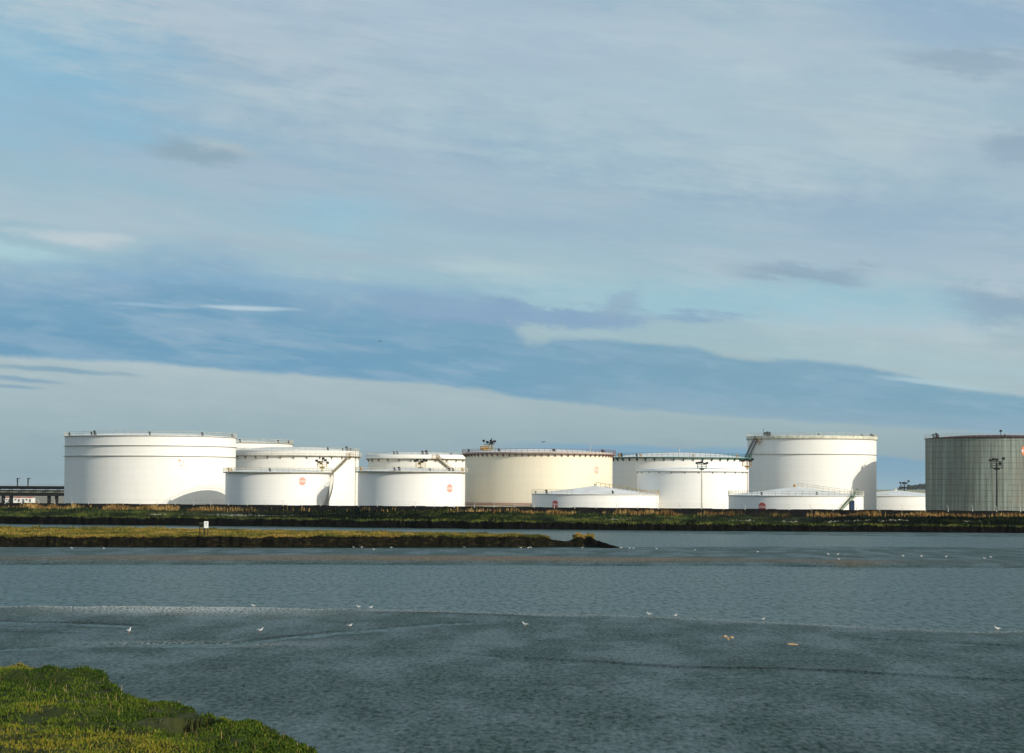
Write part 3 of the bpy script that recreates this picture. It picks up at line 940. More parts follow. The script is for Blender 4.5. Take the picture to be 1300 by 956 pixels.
# ------------------------------------------------------------------ marsh ground material
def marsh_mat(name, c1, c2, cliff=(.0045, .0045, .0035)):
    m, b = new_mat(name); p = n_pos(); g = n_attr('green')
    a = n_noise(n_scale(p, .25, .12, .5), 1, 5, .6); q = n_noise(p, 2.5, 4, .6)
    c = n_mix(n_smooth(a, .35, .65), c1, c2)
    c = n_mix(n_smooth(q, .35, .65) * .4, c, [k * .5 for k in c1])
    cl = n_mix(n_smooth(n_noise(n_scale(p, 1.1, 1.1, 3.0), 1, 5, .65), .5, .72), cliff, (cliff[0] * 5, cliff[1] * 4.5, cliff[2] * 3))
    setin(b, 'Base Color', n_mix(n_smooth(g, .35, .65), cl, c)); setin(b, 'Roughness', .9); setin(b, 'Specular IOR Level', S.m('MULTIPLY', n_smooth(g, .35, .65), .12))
    bump(b, q, .8, .2)
    return m
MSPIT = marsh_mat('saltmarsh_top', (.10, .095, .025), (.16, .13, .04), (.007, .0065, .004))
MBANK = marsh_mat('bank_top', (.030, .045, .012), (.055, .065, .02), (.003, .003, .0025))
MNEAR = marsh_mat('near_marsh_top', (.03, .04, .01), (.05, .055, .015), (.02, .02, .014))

def grass(name, P, h, w, cols, label, cat, lean=.35, seed=3, segs=1, group=None):
    """one mesh of blades: P (n,3) roots, h (n,), w (n,), cols three colours"""
    r = np.random.default_rng(seed); n = len(P)
    a = r.uniform(0, 2 * PI, n); l = r.uniform(0, lean, n) * h; b = r.uniform(0, 2 * PI, n)
    dx, dy = np.cos(a) * w / 2, np.sin(a) * w / 2
    top = P + np.stack([np.cos(b) * l, np.sin(b) * l, h * np.sqrt(np.clip(1 - (l / h) ** 2, .2, 1))], 1)
    mid = P + (top - P) * .55 + np.stack([0 * h, 0 * h, .12 * h], 1)
    off = np.stack([dx, dy, 0 * dx], 1)
    V = np.stack([P - off, P + off, mid - off * .8, mid + off * .8, top], 1).reshape(-1, 3)
    i = np.arange(n) * 5
    F3 = np.concatenate([np.stack([i, i + 1, i + 3], 1), np.stack([i, i + 3, i + 2], 1), np.stack([i + 2, i + 3, i + 4], 1)])
    clump = np.clip(.5 + 1.7 * fbm(P[:, 0] / 4 + seed, P[:, 1] / 9, 5) + r.normal(0, .17, n), 0, 1)
    m, bs = new_mat(name + '_blades'); t = n_attr('tint')
    c = n_mix(n_smooth(t, .15, .55), cols[0], cols[1]); c = n_mix(n_smooth(t, .55, .95), c, cols[2])
    setin(bs, 'Base Color', c); setin(bs, 'Roughness', .8); setin(bs, 'Specular IOR Level', .15)
    o = fast_mesh(name, V, F3, m, False, {'tint': np.repeat(clump, 5)})
    tag(o, label, cat, group, 'stuff')
    return o

# ------------------------------------------------------------------ far bank
def bank():
    cols = np.linspace(-.36, .36, 900)
    s = np.concatenate([np.linspace(0, .03, 9), np.linspace(.04, 1, 26)])       # 0 = foot of the cliff, 1 = wall line
    wl = []
    for t in cols:
        d = Vector((t, 1)); A = Vector((WL.x, WL.y)); e = wdir
        k = (A.x * d.y - A.y * d.x) / (e.y * d.x - e.x * d.y); wl.append((A + e * k).y)
    wl = np.array(wl)
    foot = bank_shore(cols)
    foot = foot + 5 * fbm(cols * 60, cols * 0 + 3, 5) + 2.0 * fbm(cols * 600, cols * 0 + 8, 3)
    wl2 = np.maximum(wl + 6, foot + 25)
    V = []; G = []
    Sg, Tt = np.meshgrid(s, cols, indexing='ij')
    Yy = foot[None, :] + (wl2 - foot)[None, :] * Sg
    # cliff is a few metres deep whatever the width of the bank
    dist = Yy - foot[None, :]
    for i, f0 in enumerate(s[:9]):
        Yy[i] = foot + 2.6 * (i / 8) ** 1.0
        dist[i] = Yy[i] - foot
    X = Tt * Yy
    top = np.interp(cols, [-.2167, 0, .2167], [2.05, 1.9, 1.6])[None, :]
    dw = (wl[None, :] - Yy)
    rise = np.interp(cols, [-.22, .22], [2.95, 2.8])[None, :]
    Z = top * sstep(-.2, 2.5, dist + .9 * fbm(X / 1.2, Yy / 1.2, 3)) + (rise - top) * (1 - sstep(3, 40, dw)) \
        + .5 * fbm(X / 8, Yy / 14, 4) * sstep(2, 8, dist) + .3 * fbm(X / 2, Yy / 3, 3) * sstep(1, 3, dist)
    Z[0] = -.3
    green = sstep(1.6, 2.6, dist + 1.5 * fbm(X / 2, Yy / 2, 3))
    v = np.stack([X, Yy, Z], -1).reshape(-1, 3); n = len(cols)
    i = (np.arange(len(s) - 1)[:, None] * n + np.arange(n - 1)[None, :]).ravel()
    f = np.stack([i, i + 1, i + n + 1, i + n], 1)
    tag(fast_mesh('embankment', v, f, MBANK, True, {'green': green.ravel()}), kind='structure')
    # sampling helper
    def sample(N, smin, smax, seed, tmin=-.26, tmax=.26, mode='wall'):
        r = np.random.default_rng(seed); t = r.uniform(tmin, tmax, N)
        fo = np.interp(t, cols, foot); w = np.interp(t, cols, wl)
        if mode == 'wall': y = w - .6 - r.uniform(smin, smax, N)
        elif mode == 'edge': y = fo + r.uniform(smin, smax, N)
        else: y = fo + 2.5 + (w - fo - 3.5) * r.uniform(smin, smax, N)
        y = np.maximum(y, fo + 1.6)
        x = t * y
        # height from the grid
        ci = np.clip(((t - cols[0]) / (cols[1] - cols[0])).astype(int), 0, n - 1)
        Zc = Z[:, ci]; Yc = Yy[:, ci]
        z = np.array([np.interp(y[k], Yc[:, k], Zc[:, k]) for k in range(N)])
        return np.stack([x, y, z - .05], 1), t
    # dry reeds along the wall, thick in some stretches and absent in others
    P, t = sample(52000, 0, 11, 5)
    px = 650 + t * F
    dens = np.interp(px, [-300, 0, 60, 150, 200, 240, 330, 420, 560, 650, 690, 760, 850, 915, 935, 980, 1010, 1090, 1300, 1500],
                     [1, 1, 1, .9, .6, .35, .05, .02, .03, .18, .8, .7, .65, .6, .02, .05, .5, .75, 1, 1])
    dens = dens * np.clip(.5 + 3.2 * fbm(P[:, 0] / 5, P[:, 1] / 12, 4), 0, 1)
    keep = np.random.default_rng(1).random(len(P)) < dens
    P = P[keep]; n2 = len(P); r = np.random.default_rng(2)
    hh = r.uniform(.4, 1.5, n2) * (1 + 1.8 * fbm(P[:, 0] / 3.5, P[:, 1] / 6, 3))
    grass('reeds', P, hh, r.uniform(.10, .26, n2), ((.12, .065, .018), (.26, .155, .045), (.40, .27, .095)),
          'band of dry tan reeds growing along the foot of the black wall', 'reeds', .3, 5)
    # green scrub over the bank
    P, t = sample(90000, 0, 1, 7, mode='all'); n2 = len(P)
    dwall = np.interp(t, cols, wl) - P[:, 1]
    hh = r.uniform(.2, .85, n2) * (1 + 2.2 * fbm(P[:, 0] / 4, P[:, 1] / 8, 4))
    # taller green bushes where the reeds are missing
    px = 650 + t * F
    gap = np.interp(px, [200, 330, 640, 690, 900, 925, 985, 1010], [0, .8, .8, 0, 0, 1, 1, 0])
    hh = hh * (1 + .9 * gap * sstep(14, 3, dwall))
    grass('scrub', P, np.maximum(hh, .15), r.uniform(.25, .6, n2), ((.0015, .005, .001), (.009, .022, .003), (.065, .075, .013)),
          'dark green scrub and weeds covering the far bank below the wall', 'scrub', .6, 7)
    # pale driftline of stems half way down
    P, t = sample(2600, .28, .42, 9, mode='all'); n2 = len(P); px = 650 + t * F
    keep = (fbm(P[:, 0] / 7, P[:, 1] * 0, 3) > -.02)
    P = P[keep]; n2 = len(P)
    grass('driftline', P + np.array([0, 0, .25]), r.uniform(.2, .5, n2), r.uniform(.3, .9, n2), ((.16, .17, .12), (.25, .26, .19), (.36, .36, .28)),
          'broken line of pale dead stems half way down the far bank', 'driftline', .95, 9)
    # bright grass lip above the cliff
    P, t = sample(30000, 1.7, 9, 12, mode='edge'); n2 = len(P); px = 650 + t * F
    keep = np.random.default_rng(4).random(n2) < np.interp(px, [-300, 200, 420, 700, 1300], [.25, .3, .55, .9, 1])
    P = P[keep]; n2 = len(P)
    grass('cord_grass', P, r.uniform(.2, .5, n2), r.uniform(.15, .4, n2), ((.02, .032, .005), (.07, .095, .012), (.14, .14, .024)),
          'strip of brighter green grass along the lip of the far bank', 'grass', .7, 12)
bank()

# ------------------------------------------------------------------ middle saltmarsh spit
def spit():
    def rowd(px, py, z): return ground_d(px, py, z)
    fx = [-400, 0, 100, 250, 430, 560, 650, 700, 722, 745, 760, 778, 795]
    fy = [695.5, 695.5, 695.6, 695.6, 695.5, 695.2, 695, 694.8, 694.6, 694.6, 695.2, 696.2, 697]
    front = interp(fx, [rowd(a, b, 0) for a, b in zip(fx, fy)])
    bx = [-400, 0, 200, 430, 560, 620, 650, 690, 700, 722, 745, 760, 778, 795]
    by = [667.5, 668.6, 671, 674.5, 677, 678.6, 679.4, 679.8, 683, 686.5, 683.5, 687, 692, 696.6]
    tops = [1.7] * 7 + [1.65, 1.3, .85, 1.25, .8, .35, 0.02]
    back = [rowd(a, b, c) for a, b, c in zip(bx, by, tops)]
    fr_at = front(np.array([(a - 650) / F for a in bx]))
    back = np.maximum(np.array(back), fr_at + np.array([6] * 8 + [5, 5, 6, 4, 3, 1.5]))
    backf = interp(bx, back)
    tx = [-400, 0, 430, 650, 694, 702, 712, 722, 727, 732, 752, 757, 765, 778, 795]
    tz = [1.65, 1.65, 1.7, 1.72, 1.6, 1.05, .85, .8, 1.1, 1.72, 1.68, 1.0, .75, .35, .0]
    topz0 = interp(tx, tz)
    topz = lambda t: topz0(t) * (1 + .22 * fbm(t * 160, t * 0 + 12.5, 4) + .35 * fbm(t * 500, t * 0 + 3.5, 3) * sstep((698 - 650) / F, (706 - 650) / F, t))
    cols = np.linspace((-350 - 650) / F, (797 - 650) / F, 1250)
    nf = 14; nb = 46
    jag = 4.5 * fbm(cols * 110, cols * 0 + 2.5, 3) + .5 * fbm(cols * 500, cols * 0 + 6.5, 2)
    lim = np.interp(cols, [(700 - 650) / F, (797 - 650) / F], [1, .35])
    f0 = front(cols) + jag * lim; b0 = np.maximum(backf(cols) + 2 * fbm(cols * 90, cols * 0 + 4.5, 4), f0 + 1.5)
    cl = np.minimum(2.0, (b0 - f0) * .3)
    tt = topz(cols)
    k = np.concatenate([np.linspace(0, 1, nf), 1 + np.linspace(0, 1, nb)[1:]])
    Y = np.where(k[:, None] <= 1, f0[None] + cl[None] * k[:, None], (f0 + cl)[None] + (b0 - f0 - cl)[None] * (k[:, None] - 1))
    Y = Y + .9 * fbm(cols[None, :] * 280, k[:, None] * 4.0, 3) * (k[:, None] > .05) * (k[:, None] < 1.1)
    X = cols[None, :] * Y
    zc = sstep(0, .85, np.minimum(k, 1))[:, None]
    zc = np.clip(zc + .6 * fbm(X * .7, Y * 1.1 + 7, 4) * (k[:, None] < 1) * (k[:, None] > 0), 0, 1)
    backfall = 1 - sstep(1.93, 2.0, k)[:, None]
    Z = tt[None] * zc * backfall + (.22 * fbm(X / 3, Y / 5, 4) + .12 * fbm(X / .8, Y / 1.2, 2)) * (k[:, None] >= 1) * np.minimum(1, tt / 1.5)[None] * backfall
    Z[0] = -.3; Z[-1] = -.3
    green = (sstep(.78, .98, k)[:, None] * np.ones_like(X)) * sstep(1.15, 1.5, tt)[None]
    green = green * sstep(-.25, -.05, fbm(X * 1.2, Y, 2) + .5 * (k[:, None] - .9))
    v = np.stack([X, Y, Z], -1).reshape(-1, 3); n = len(cols)
    i = (np.arange(len(k) - 1)[:, None] * n + np.arange(n - 1)[None, :]).ravel()
    f = np.stack([i, i + 1, i + n + 1, i + n], 1)
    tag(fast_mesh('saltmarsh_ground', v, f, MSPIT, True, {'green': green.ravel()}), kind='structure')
    # grass
    r = np.random.default_rng(21)
    N = 120000
    ci = r.integers(0, n - 1, N); kk = 0.88 + 1.08 * r.random(N) ** .8
    ki = np.clip(np.searchsorted(k, kk) - 1, 0, len(k) - 2); fr = (kk - k[ki]) / (k[ki + 1] - k[ki])
    px_ = cols[ci] + r.random(N) * (cols[1] - cols[0])
    y = Y[ki, ci] * (1 - fr) + Y[ki + 1, ci] * fr; z = Z[ki, ci] * (1 - fr) + Z[ki + 1, ci] * fr
    keep = (tt[ci] > 1.3) & (z > 1.0)
    P = np.stack([px_ * y, y, z - .04], 1)[keep]; kq = kk[keep]
    h = r.uniform(.12, .38, len(P)) * (1 + 1.1 * fbm(P[:, 0] / 3, P[:, 1] / 4, 3))
    h = h * (1 + .7 * (kq > 1.9) * (fbm(P[:, 0] / 4 + 9, P[:, 1] * 0, 3) > .06))
    grass('marsh_grass', P, h, r.uniform(.10, .24, len(P)), ((.060, .066, .010), (.18, .145, .024), (.33, .21, .05)),
          'olive and straw coloured grass on top of the low marsh spit', 'grass', .75, 21)
    return front
spit_front = spit()

# ------------------------------------------------------------------ notice boards on the spit
MSIGN = simple('white_board', (.82, .82, .78), .5, var=.05)
MWOOD = simple('dark_timber', (.035, .028, .02), .85, var=.4)
MBROWN = simple('brown_timber', (.06, .028, .018), .85, var=.4)
MBRD = simple('dull_board', (.04, .042, .028), .7, var=.3)
def sign():
    z0 = 1.62; D = ground_d(262, 681.5, z0)
    def P(px, py): return at(px, py, D)
    s = D / F
    a = P(259.2, 661.8); b = P(264.6, 670.4)
    root = empty('notice_board', ((a.x + b.x) / 2, D, z0)); tag(root, 'white notice board on two dark posts standing on the marsh spit', 'notice board')
    w = b.x - a.x; zt_, zb = a.z - z0, b.z - z0
    m = MB(); m.box((0, -.06, (zt_ + zb) / 2), (w, .06, zt_ - zb)); o = m.build('board', MSIGN, root)
    m = MB(); m.box((0, -.1, zt_ - .3), (w * .22, .02, .16)); m.box((0, -.1, zb + .35), (w * .3, .02, .05)); m.build('symbol', MDARK, o)
    for px, mm in ((259.6, MWOOD), (263.6, MBROWN)):
        x = P(px, 670).x - root.location.x
        m = MB(); m.box((x, 0.02, (zt_ - .4) / 2 - .2), (.12 if mm is MBROWN else .2, .1, zt_ )); m.build('post', mm, root)
    a = P(252.2, 663); b = P(257.6, 669.6)
    root = empty('notice_board', ((a.x + b.x) / 2, D + .8, z0)); tag(root, 'dark weathered board on a thin post just left of the white notice board', 'notice board')
    w = b.x - a.x; zt_, zb = a.z - z0, b.z - z0
    m = MB(); m.box((0, -.06, (zt_ + zb) / 2), (w, .06, zt_ - zb)); m.build('board', MBRD, root)
    for sx in (-1, ):
        m = MB(); m.box((sx * w / 2 + .06, .02, zt_ / 2 - .2), (.1, .08, zt_ - .1)); m.build('post', MWOOD, root)
sign()

# ------------------------------------------------------------------ near marsh
def near():
    px = [-500, -200, 0, 30, 55, 72, 85, 100, 122, 136, 146, 156, 175, 200, 235, 260, 290, 320, 360, 400, 470, 560, 700, 1800]
    dd = [107, 106, 105.2, 105.6, 103.8, 101.6, 101.8, 102.6, 101.8, 99.5, 96.6, 92.5, 89, 87.5, 86.5, 83, 80.5, 80, 76, 71, 64, 58, 50, 46]
    edge = interp(px, dd)
    cols = np.concatenate([np.linspace(-.95, -.40, 300)[:-1], np.linspace(-.40, .40, 1100)])
    e = edge(cols) + .35 * fbm(cols * 400, cols * 0 + 1.5, 3)
    k = np.concatenate([np.linspace(0, .8, 110), np.linspace(.805, 1, 50), np.linspace(1.002, 1.03, 14)])
    Y = 38 + (e[None] - 38) * k[:, None]; X = cols[None] * Y
    dist = e[None] - Y
    Z = 1.15 * sstep(-2.2, .8, dist + .8 * fbm(X / 1.5, Y / 1.5, 3)) + .55 * fbm(X / 2.2, Y / 2.6, 4) + .34 * fbm(X / .7, Y / .8, 3)
    creek = np.abs(fbm(X / 9 + 30, Y / 7, 3)); Z = Z - .55 * (1 - sstep(.012, .05, creek)) * sstep(-.05, 1.5, dist) * sstep(96, 90, Y)
    Z[-1] = -.25
    Z = np.where(k[:, None] > 1, np.minimum(Z, 1.1), Z)
    green = sstep(.35, .65, Z)
    v = np.stack([X, Y, Z], -1).reshape(-1, 3); n = len(cols)
    i = (np.arange(len(k) - 1)[:, None] * n + np.arange(n - 1)[None, :]).ravel()
    f = np.stack([i, i + 1, i + n + 1, i + n], 1)
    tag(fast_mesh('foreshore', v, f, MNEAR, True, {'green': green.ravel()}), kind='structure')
    r = np.random.default_rng(31); N = 300000
    t = np.where(r.random(N) < .75, r.uniform(-.30, -.03, N), r.uniform(-.6, -.3, N))
    ci = np.clip(np.searchsorted(cols, t) - 1, 0, n - 2)
    y = r.uniform(0, 1, N) ** .8; ye = e[ci]; y = 50 + (ye + .3 - 50) * y
    kk = (y - 38) / (ye - 38); ki = np.clip(np.searchsorted(k, kk) - 1, 0, len(k) - 2); fr = (kk - k[ki]) / (k[ki + 1] - k[ki])
    z = Z[ki, ci] * (1 - fr) + Z[ki + 1, ci] * fr
    keep = z > .5
    P = np.stack([t * y, y, z - .02], 1)[keep]
    h = r.uniform(.04, .15, len(P)) * (1 + 1.6 * fbm(P[:, 0] / 1.1, P[:, 1] / 1.3, 3))
    bare = fbm(P[:, 0] / 1.6 + 8, P[:, 1] / 2.2, 4); kp = bare < .13 + .1 * r.random(len(P)); P = P[kp]; h = h[kp]
    grass('foreshore_grass', P, np.maximum(h, .04), r.uniform(.02, .055, len(P)), ((.022, .048, .003), (.085, .125, .008), (.20, .165, .018)),
          'low green saltmarsh plants covering the mound at the near left corner', 'grass', .8, 31)
    q = P[r.random(len(P)) < .006]
    grass('dead_stalks', q, r.uniform(.12, .42, len(q)), r.uniform(.012, .03, len(q)), ((.10, .07, .02), (.24, .18, .06), (.36, .29, .13)),
          'thin dead stalks standing among the plants of the near mound', 'stalks', .5, 33)
near()

# ------------------------------------------------------------------ gulls
MFEATH = simple('white_feathers', (.80, .79, .74), .8, var=.05, scale=20)
MGWING = simple('grey_wing', (.42, .44, .46), .8, var=.1, scale=20)
MBEAK = simple('beak', (.45, .16, .04), .6, var=.1)
MBRWN = simple('brown_feathers', (.42, .28, .13), .8, var=.35, scale=9)
MDUSK = simple('dusky_feathers', (.05, .05, .055), .8, var=.2)
def loft(path, n=10):
    """path: list of (x, z, ry, rz): rings along a curve in the xz plane"""
    mb = MB(); vs = []
    for x, z, a, b in path:
        for k in range(n):
            q = 2 * PI * k / n; vs.append((x, a * math.cos(q), z + b * math.sin(q)))
    fs = [(i * n + k, i * n + (k + 1) % n, (i + 1) * n + (k + 1) % n, (i + 1) * n + k) for i in range(len(path) - 1) for k in range(n)]
    fs += [tuple(reversed(range(n))), tuple((len(path) - 1) * n + k for k in range(n))]
    return mb.add(vs, fs, True)
def gull():
    root = empty('gull', (0, 0, 0))
    loft([(-.24, .20, .012, .006), (-.17, .205, .035, .014), (-.10, .20, .060, .045), (0, .195, .078, .066), (.08, .205, .072, .064),
          (.13, .235, .050, .048), (.15, .275, .034, .036), (.165, .31, .036, .036), (.185, .328, .036, .034), (.205, .326, .024, .022), (.215, .324, .010, .010)]).build('body', MFEATH, root)
    loft([(.21, .324, .010, .010), (.235, .320, .008, .009), (.262, .312, .002, .003)], 6).build('beak', MBEAK, root)
    for s in (-1, 1):
        mb = MB(); vs = []
        prof = [(.10, .225, .03), (.05, .235, .05), (-.05, .235, .055), (-.16, .225, .03), (-.27, .215, .006)]
        for x, z, h in prof: vs += [(x, s * .074 * (1 - abs(x) * 1.2), z - h * .8), (x, s * .088 * (1 - abs(x) * 1.3), z), (x, s * .035, z + h * .55)]
        fs = []
        for i in range(4):
            a = 3 * i
            fs += [(a, a + 1, a + 4, a + 3), (a + 1, a + 2, a + 5, a + 4), (a + 2, a, a + 3, a + 5)]
        fs += [(0, 1, 2), (12, 14, 13)]
        mb.add(vs, fs, True).build('wing', MGWING, root)
        q = MB(); q.tube((.01, s * .03, .14), (.0, s * .03, 0.01), .006, 5); q.box((.02, s * .03, .008), (.055, .035, .008)); q.build('leg', MBEAK, root)
    return root

gulls = [  # px, py (feet), scale, heading deg, label
    (163.5, 804.5, 1.15, 70, 'white gull standing upright on the mud above the green mound'),
    (330, 803.5, 1.05, 0, 'white gull facing right on the near mud, right of the first upright one'),
    (322, 771.5, .9, 180, 'small white gull at the pale water line, upper left of the near mud'),
    (455.5, 772.5, .95, 180, 'left gull of the pair on the near water line left of centre'),
    (470.5, 773.5, .85, 20, 'right gull of the pair on the near water line left of centre'),
    (667, 796.5, 1.15, 160, 'white gull alone on the mud just right of centre'),
    (444, 797, .9, 10, 'greyish gull crouching on the mud below the near pair'),
    (824.5, 782, 1.05, 170, 'white gull at the near water line right of centre'),
    (857, 783.2, .8, 20, 'small white gull just right of the one at the near water line'),
    (968.5, 788, .7, 10, 'tiny white gull at the near water line further right'),
    (1266.5, 801.5, 1.15, 190, 'white gull at the far right of the near mud'),
]
row = [(91.5, 697.2), (132, 698), (449, 697), (459, 697), (475, 699), (497, 697), (589.5, 696.2), (661, 697), (670.5, 698), (674, 696.4),
       (739, 696.8), (788, 697.2), (799, 697.6), (804, 697.6), (833.5, 698.2), (882, 699.5), (962, 702), (1051.6, 705), (1063.5, 705),
       (1065, 713.5), (1146.5, 707.5), (1170, 708), (1201, 708.5), (1250, 710.5), (1258, 709)]
where = ['leftmost white gull below the marsh spit', 'second white gull below the left part of the marsh spit',
         'left of two close gulls below the marsh spit left of centre', 'right of two close gulls below the marsh spit left of centre',
         'gull slightly lower than its neighbours below the middle of the spit', 'gull alone below the middle of the marsh spit',
         'gull alone below the spit under the cream tank', 'left gull of three below the spit end', 'lowest gull of three below the spit end',
         'right gull of three below the spit end', 'gull at the foot of the last grassy hummock of the spit', 'first gull on the water line past the spit tip',
         'second gull on the water line past the spit tip', 'third gull on the water line past the spit tip', 'gull alone on the bar under the plain lipped tank',
         'gull on the bar right of the lamp mast line', 'gull on the bar left of the tall right tank', 'left of two close gulls on the bar at right',
         'right of two close gulls on the bar at right', 'gull nearest the brown mud edge at right', 'gull on the bar below the low cone tank gap',
         'gull on the bar below the left edge of the grey tank', 'small gull on the bar below the grey tank', 'left of the last two gulls at the far right',
         'right of the last two gulls at the far right']
def mud_z(x, y):
    z, _ = mud_height(np.array([x]), np.array([y])); return max(float(z[0]), 0.0)
g0 = gull(); first = True
def place_gull(px, py, s, hd, label, grp):
    global first
    g = g0 if first else copy_tree(g0)
    first = False
    p = onz(px, py, .08); z = mud_z(p.x, p.y); p = onz(px, py, z); z = mud_z(p.x, p.y)
    g.location = (p.x, p.y, z); g.scale = (s, s, s); g.rotation_euler = (0, 0, R_(hd))
    tag(g, label, 'gull', grp)
for px, py, s, hd, lb in gulls: place_gull(px, py, s * .9, hd, lb, 'gulls standing on the mudflat')
for (px, py), lb in zip(row, where):
    place_gull(px, py, random.uniform(.8, 1.0), random.choice((0, 180, 30, 150, 200)), lb, 'gulls standing on the mudflat')

def flying(label, px, py, D, span, mat, bank_=0.0, flap=.35, hd=90, cat='gull', name='flying_gull'):
    p = at(px, py, D); root = empty(name, p, 0); root.rotation_euler = (bank_, R_(-38), R_(hd))
    tag(root, label, cat)
    s = span
    loft([(-.22 * s, 0, .008 * s, .006 * s), (-.12 * s, 0, .035 * s, .02 * s), (0, 0, .05 * s, .05 * s), (.1 * s, .005 * s, .045 * s, .045 * s), (.17 * s, .02 * s, .03 * s, .03 * s), (.21 * s, .018 * s, .012 * s, .012 * s), (.25 * s, .01 * s, .004 * s, .004 * s)], 8).build('body', mat, root)
    for sy in (-1, 1):
        mb = MB(); vs = []
        for k, (f0, ch, zz) in enumerate(((0.04, .16, .0), (.18, .17, flap * .22), (.34, .12, flap * .2), (.5, .02, -flap * .12))):
            vs += [(.07 * s - k * .01 * s, sy * f0 * s, zz * s + .02 * s), ((.07 - ch) * s - k * .02 * s, sy * f0 * s, zz * s + .015 * s), (.0, sy * f0 * s, zz * s + .005 * s)]
        fs = []
        for i in range(3):
            a = 3 * i
            fs += [(a, a + 1, a + 4, a + 3), (a + 1, a + 2, a + 5, a + 4), (a + 2, a, a + 3, a + 5)]
        mb.add(vs, fs).build('wing', mat, root)
flying('brown speckled bird flying low over the near mud with arched wings', 924, 811, 118, .75, MBRWN, R_(12), .9, 100)
flying('brown bird gliding flat over the near mud right of the arched-wing one', 1006, 818, 114, .55, MBRWN, R_(4), .12, 75)
flying('tiny dark bird high in the sky over the left tanks', 482.5, 433.5, 420, .8, MDUSK, 0, .6, 60)
flying('tiny dark bird just above the cream tank', 690, 561.5, 480, 1.1, MDUSK, 0, .8, 80)

# ------------------------------------------------------------------ far trees
MLEAF = simple('far_foliage', (.045, .062, .028), .9, var=.45, scale=.35)
MBARK = simple('bark', (.05, .04, .03), .9)
def tree(px, py, D, h, w, label, seed):
    p = at(px, py, D); r = np.random.default_rng(seed)
    root = empty('tree', (p.x, D, p.z)); tag(root, label, 'tree', 'trees on the far field')
    mb = MB(); mb.tube((0, 0, -3), (0, 0, h * .5), w * .05, 6, r1=w * .02)
    for k in range(4):
        a = r.uniform(0, 6.28); mb.tube((0, 0, h * .3), (math.cos(a) * w * .3, math.sin(a) * w * .3, h * .6), w * .02, 4)
    mb.build('trunk', MBARK, root)
    n = 700; nc = 9
    cen = np.stack([r.normal(0, w * .2, nc), r.normal(0, w * .2, nc), h * r.uniform(.35, .8, nc)], 1)
    rad = w * r.uniform(.16, .28, nc)
    ci = r.integers(0, nc, n); d = r.normal(0, 1, (n, 3)); d /= np.linalg.norm(d, axis=1)[:, None]
    q = cen[ci] + d * (rad[ci] * r.uniform(.6, 1.05, n))[:, None]; q[:, 2] = np.clip(q[:, 2], h * .08, h)
    a = r.normal(0, 1, (n, 3)); a /= np.linalg.norm(a, axis=1)[:, None]; b = np.cross(a, r.normal(0, 1, (n, 3))); b /= np.linalg.norm(b, axis=1)[:, None]
    s = w * .07
    V = np.stack([q - a * s, q + a * s, q + b * s * 1.3], 1).reshape(-1, 3)
    o = fast_mesh('crown', V, np.arange(3 * n).reshape(n, 3), MLEAF); o.parent = root
tl = [(1086, 3050, 3.5, 5, 'tiny round tree on the far field at the left of the gap'),
      (1094, 3050, 2.2, 5, 'second tiny tree on the far field left of the gap'),
      (1101, 3060, 2.6, 5, 'third tiny tree, just left of the low tank roof peak'),
      (1143, 3100, 4.5, 7, 'small tree behind the distant floodlight mast'),
      (1154, 3120, 7.5, 9, 'leftmost tall tree of the far wood'),
      (1158, 3160, 8.5, 10, 'second tree of the far wood, slightly higher'),
      (1164, 3120, 7.5, 9, 'third tree of the far wood, lower crown'),
      (1169, 3180, 9, 10, 'fourth tree of the far wood beside the grey tank'),
      (1175, 3150, 10, 11, 'last tree of the far wood against the grey tank'),
      (1182, 3150, 10, 11, 'tree of the far wood mostly behind the grey tank')]
for i, (px, D, h, w, lb) in enumerate(tl): tree(px, 623.0 if px > 1150 else 622.4, D * 1.8, h * 1.8, w * 2.0, lb, 50 + i)

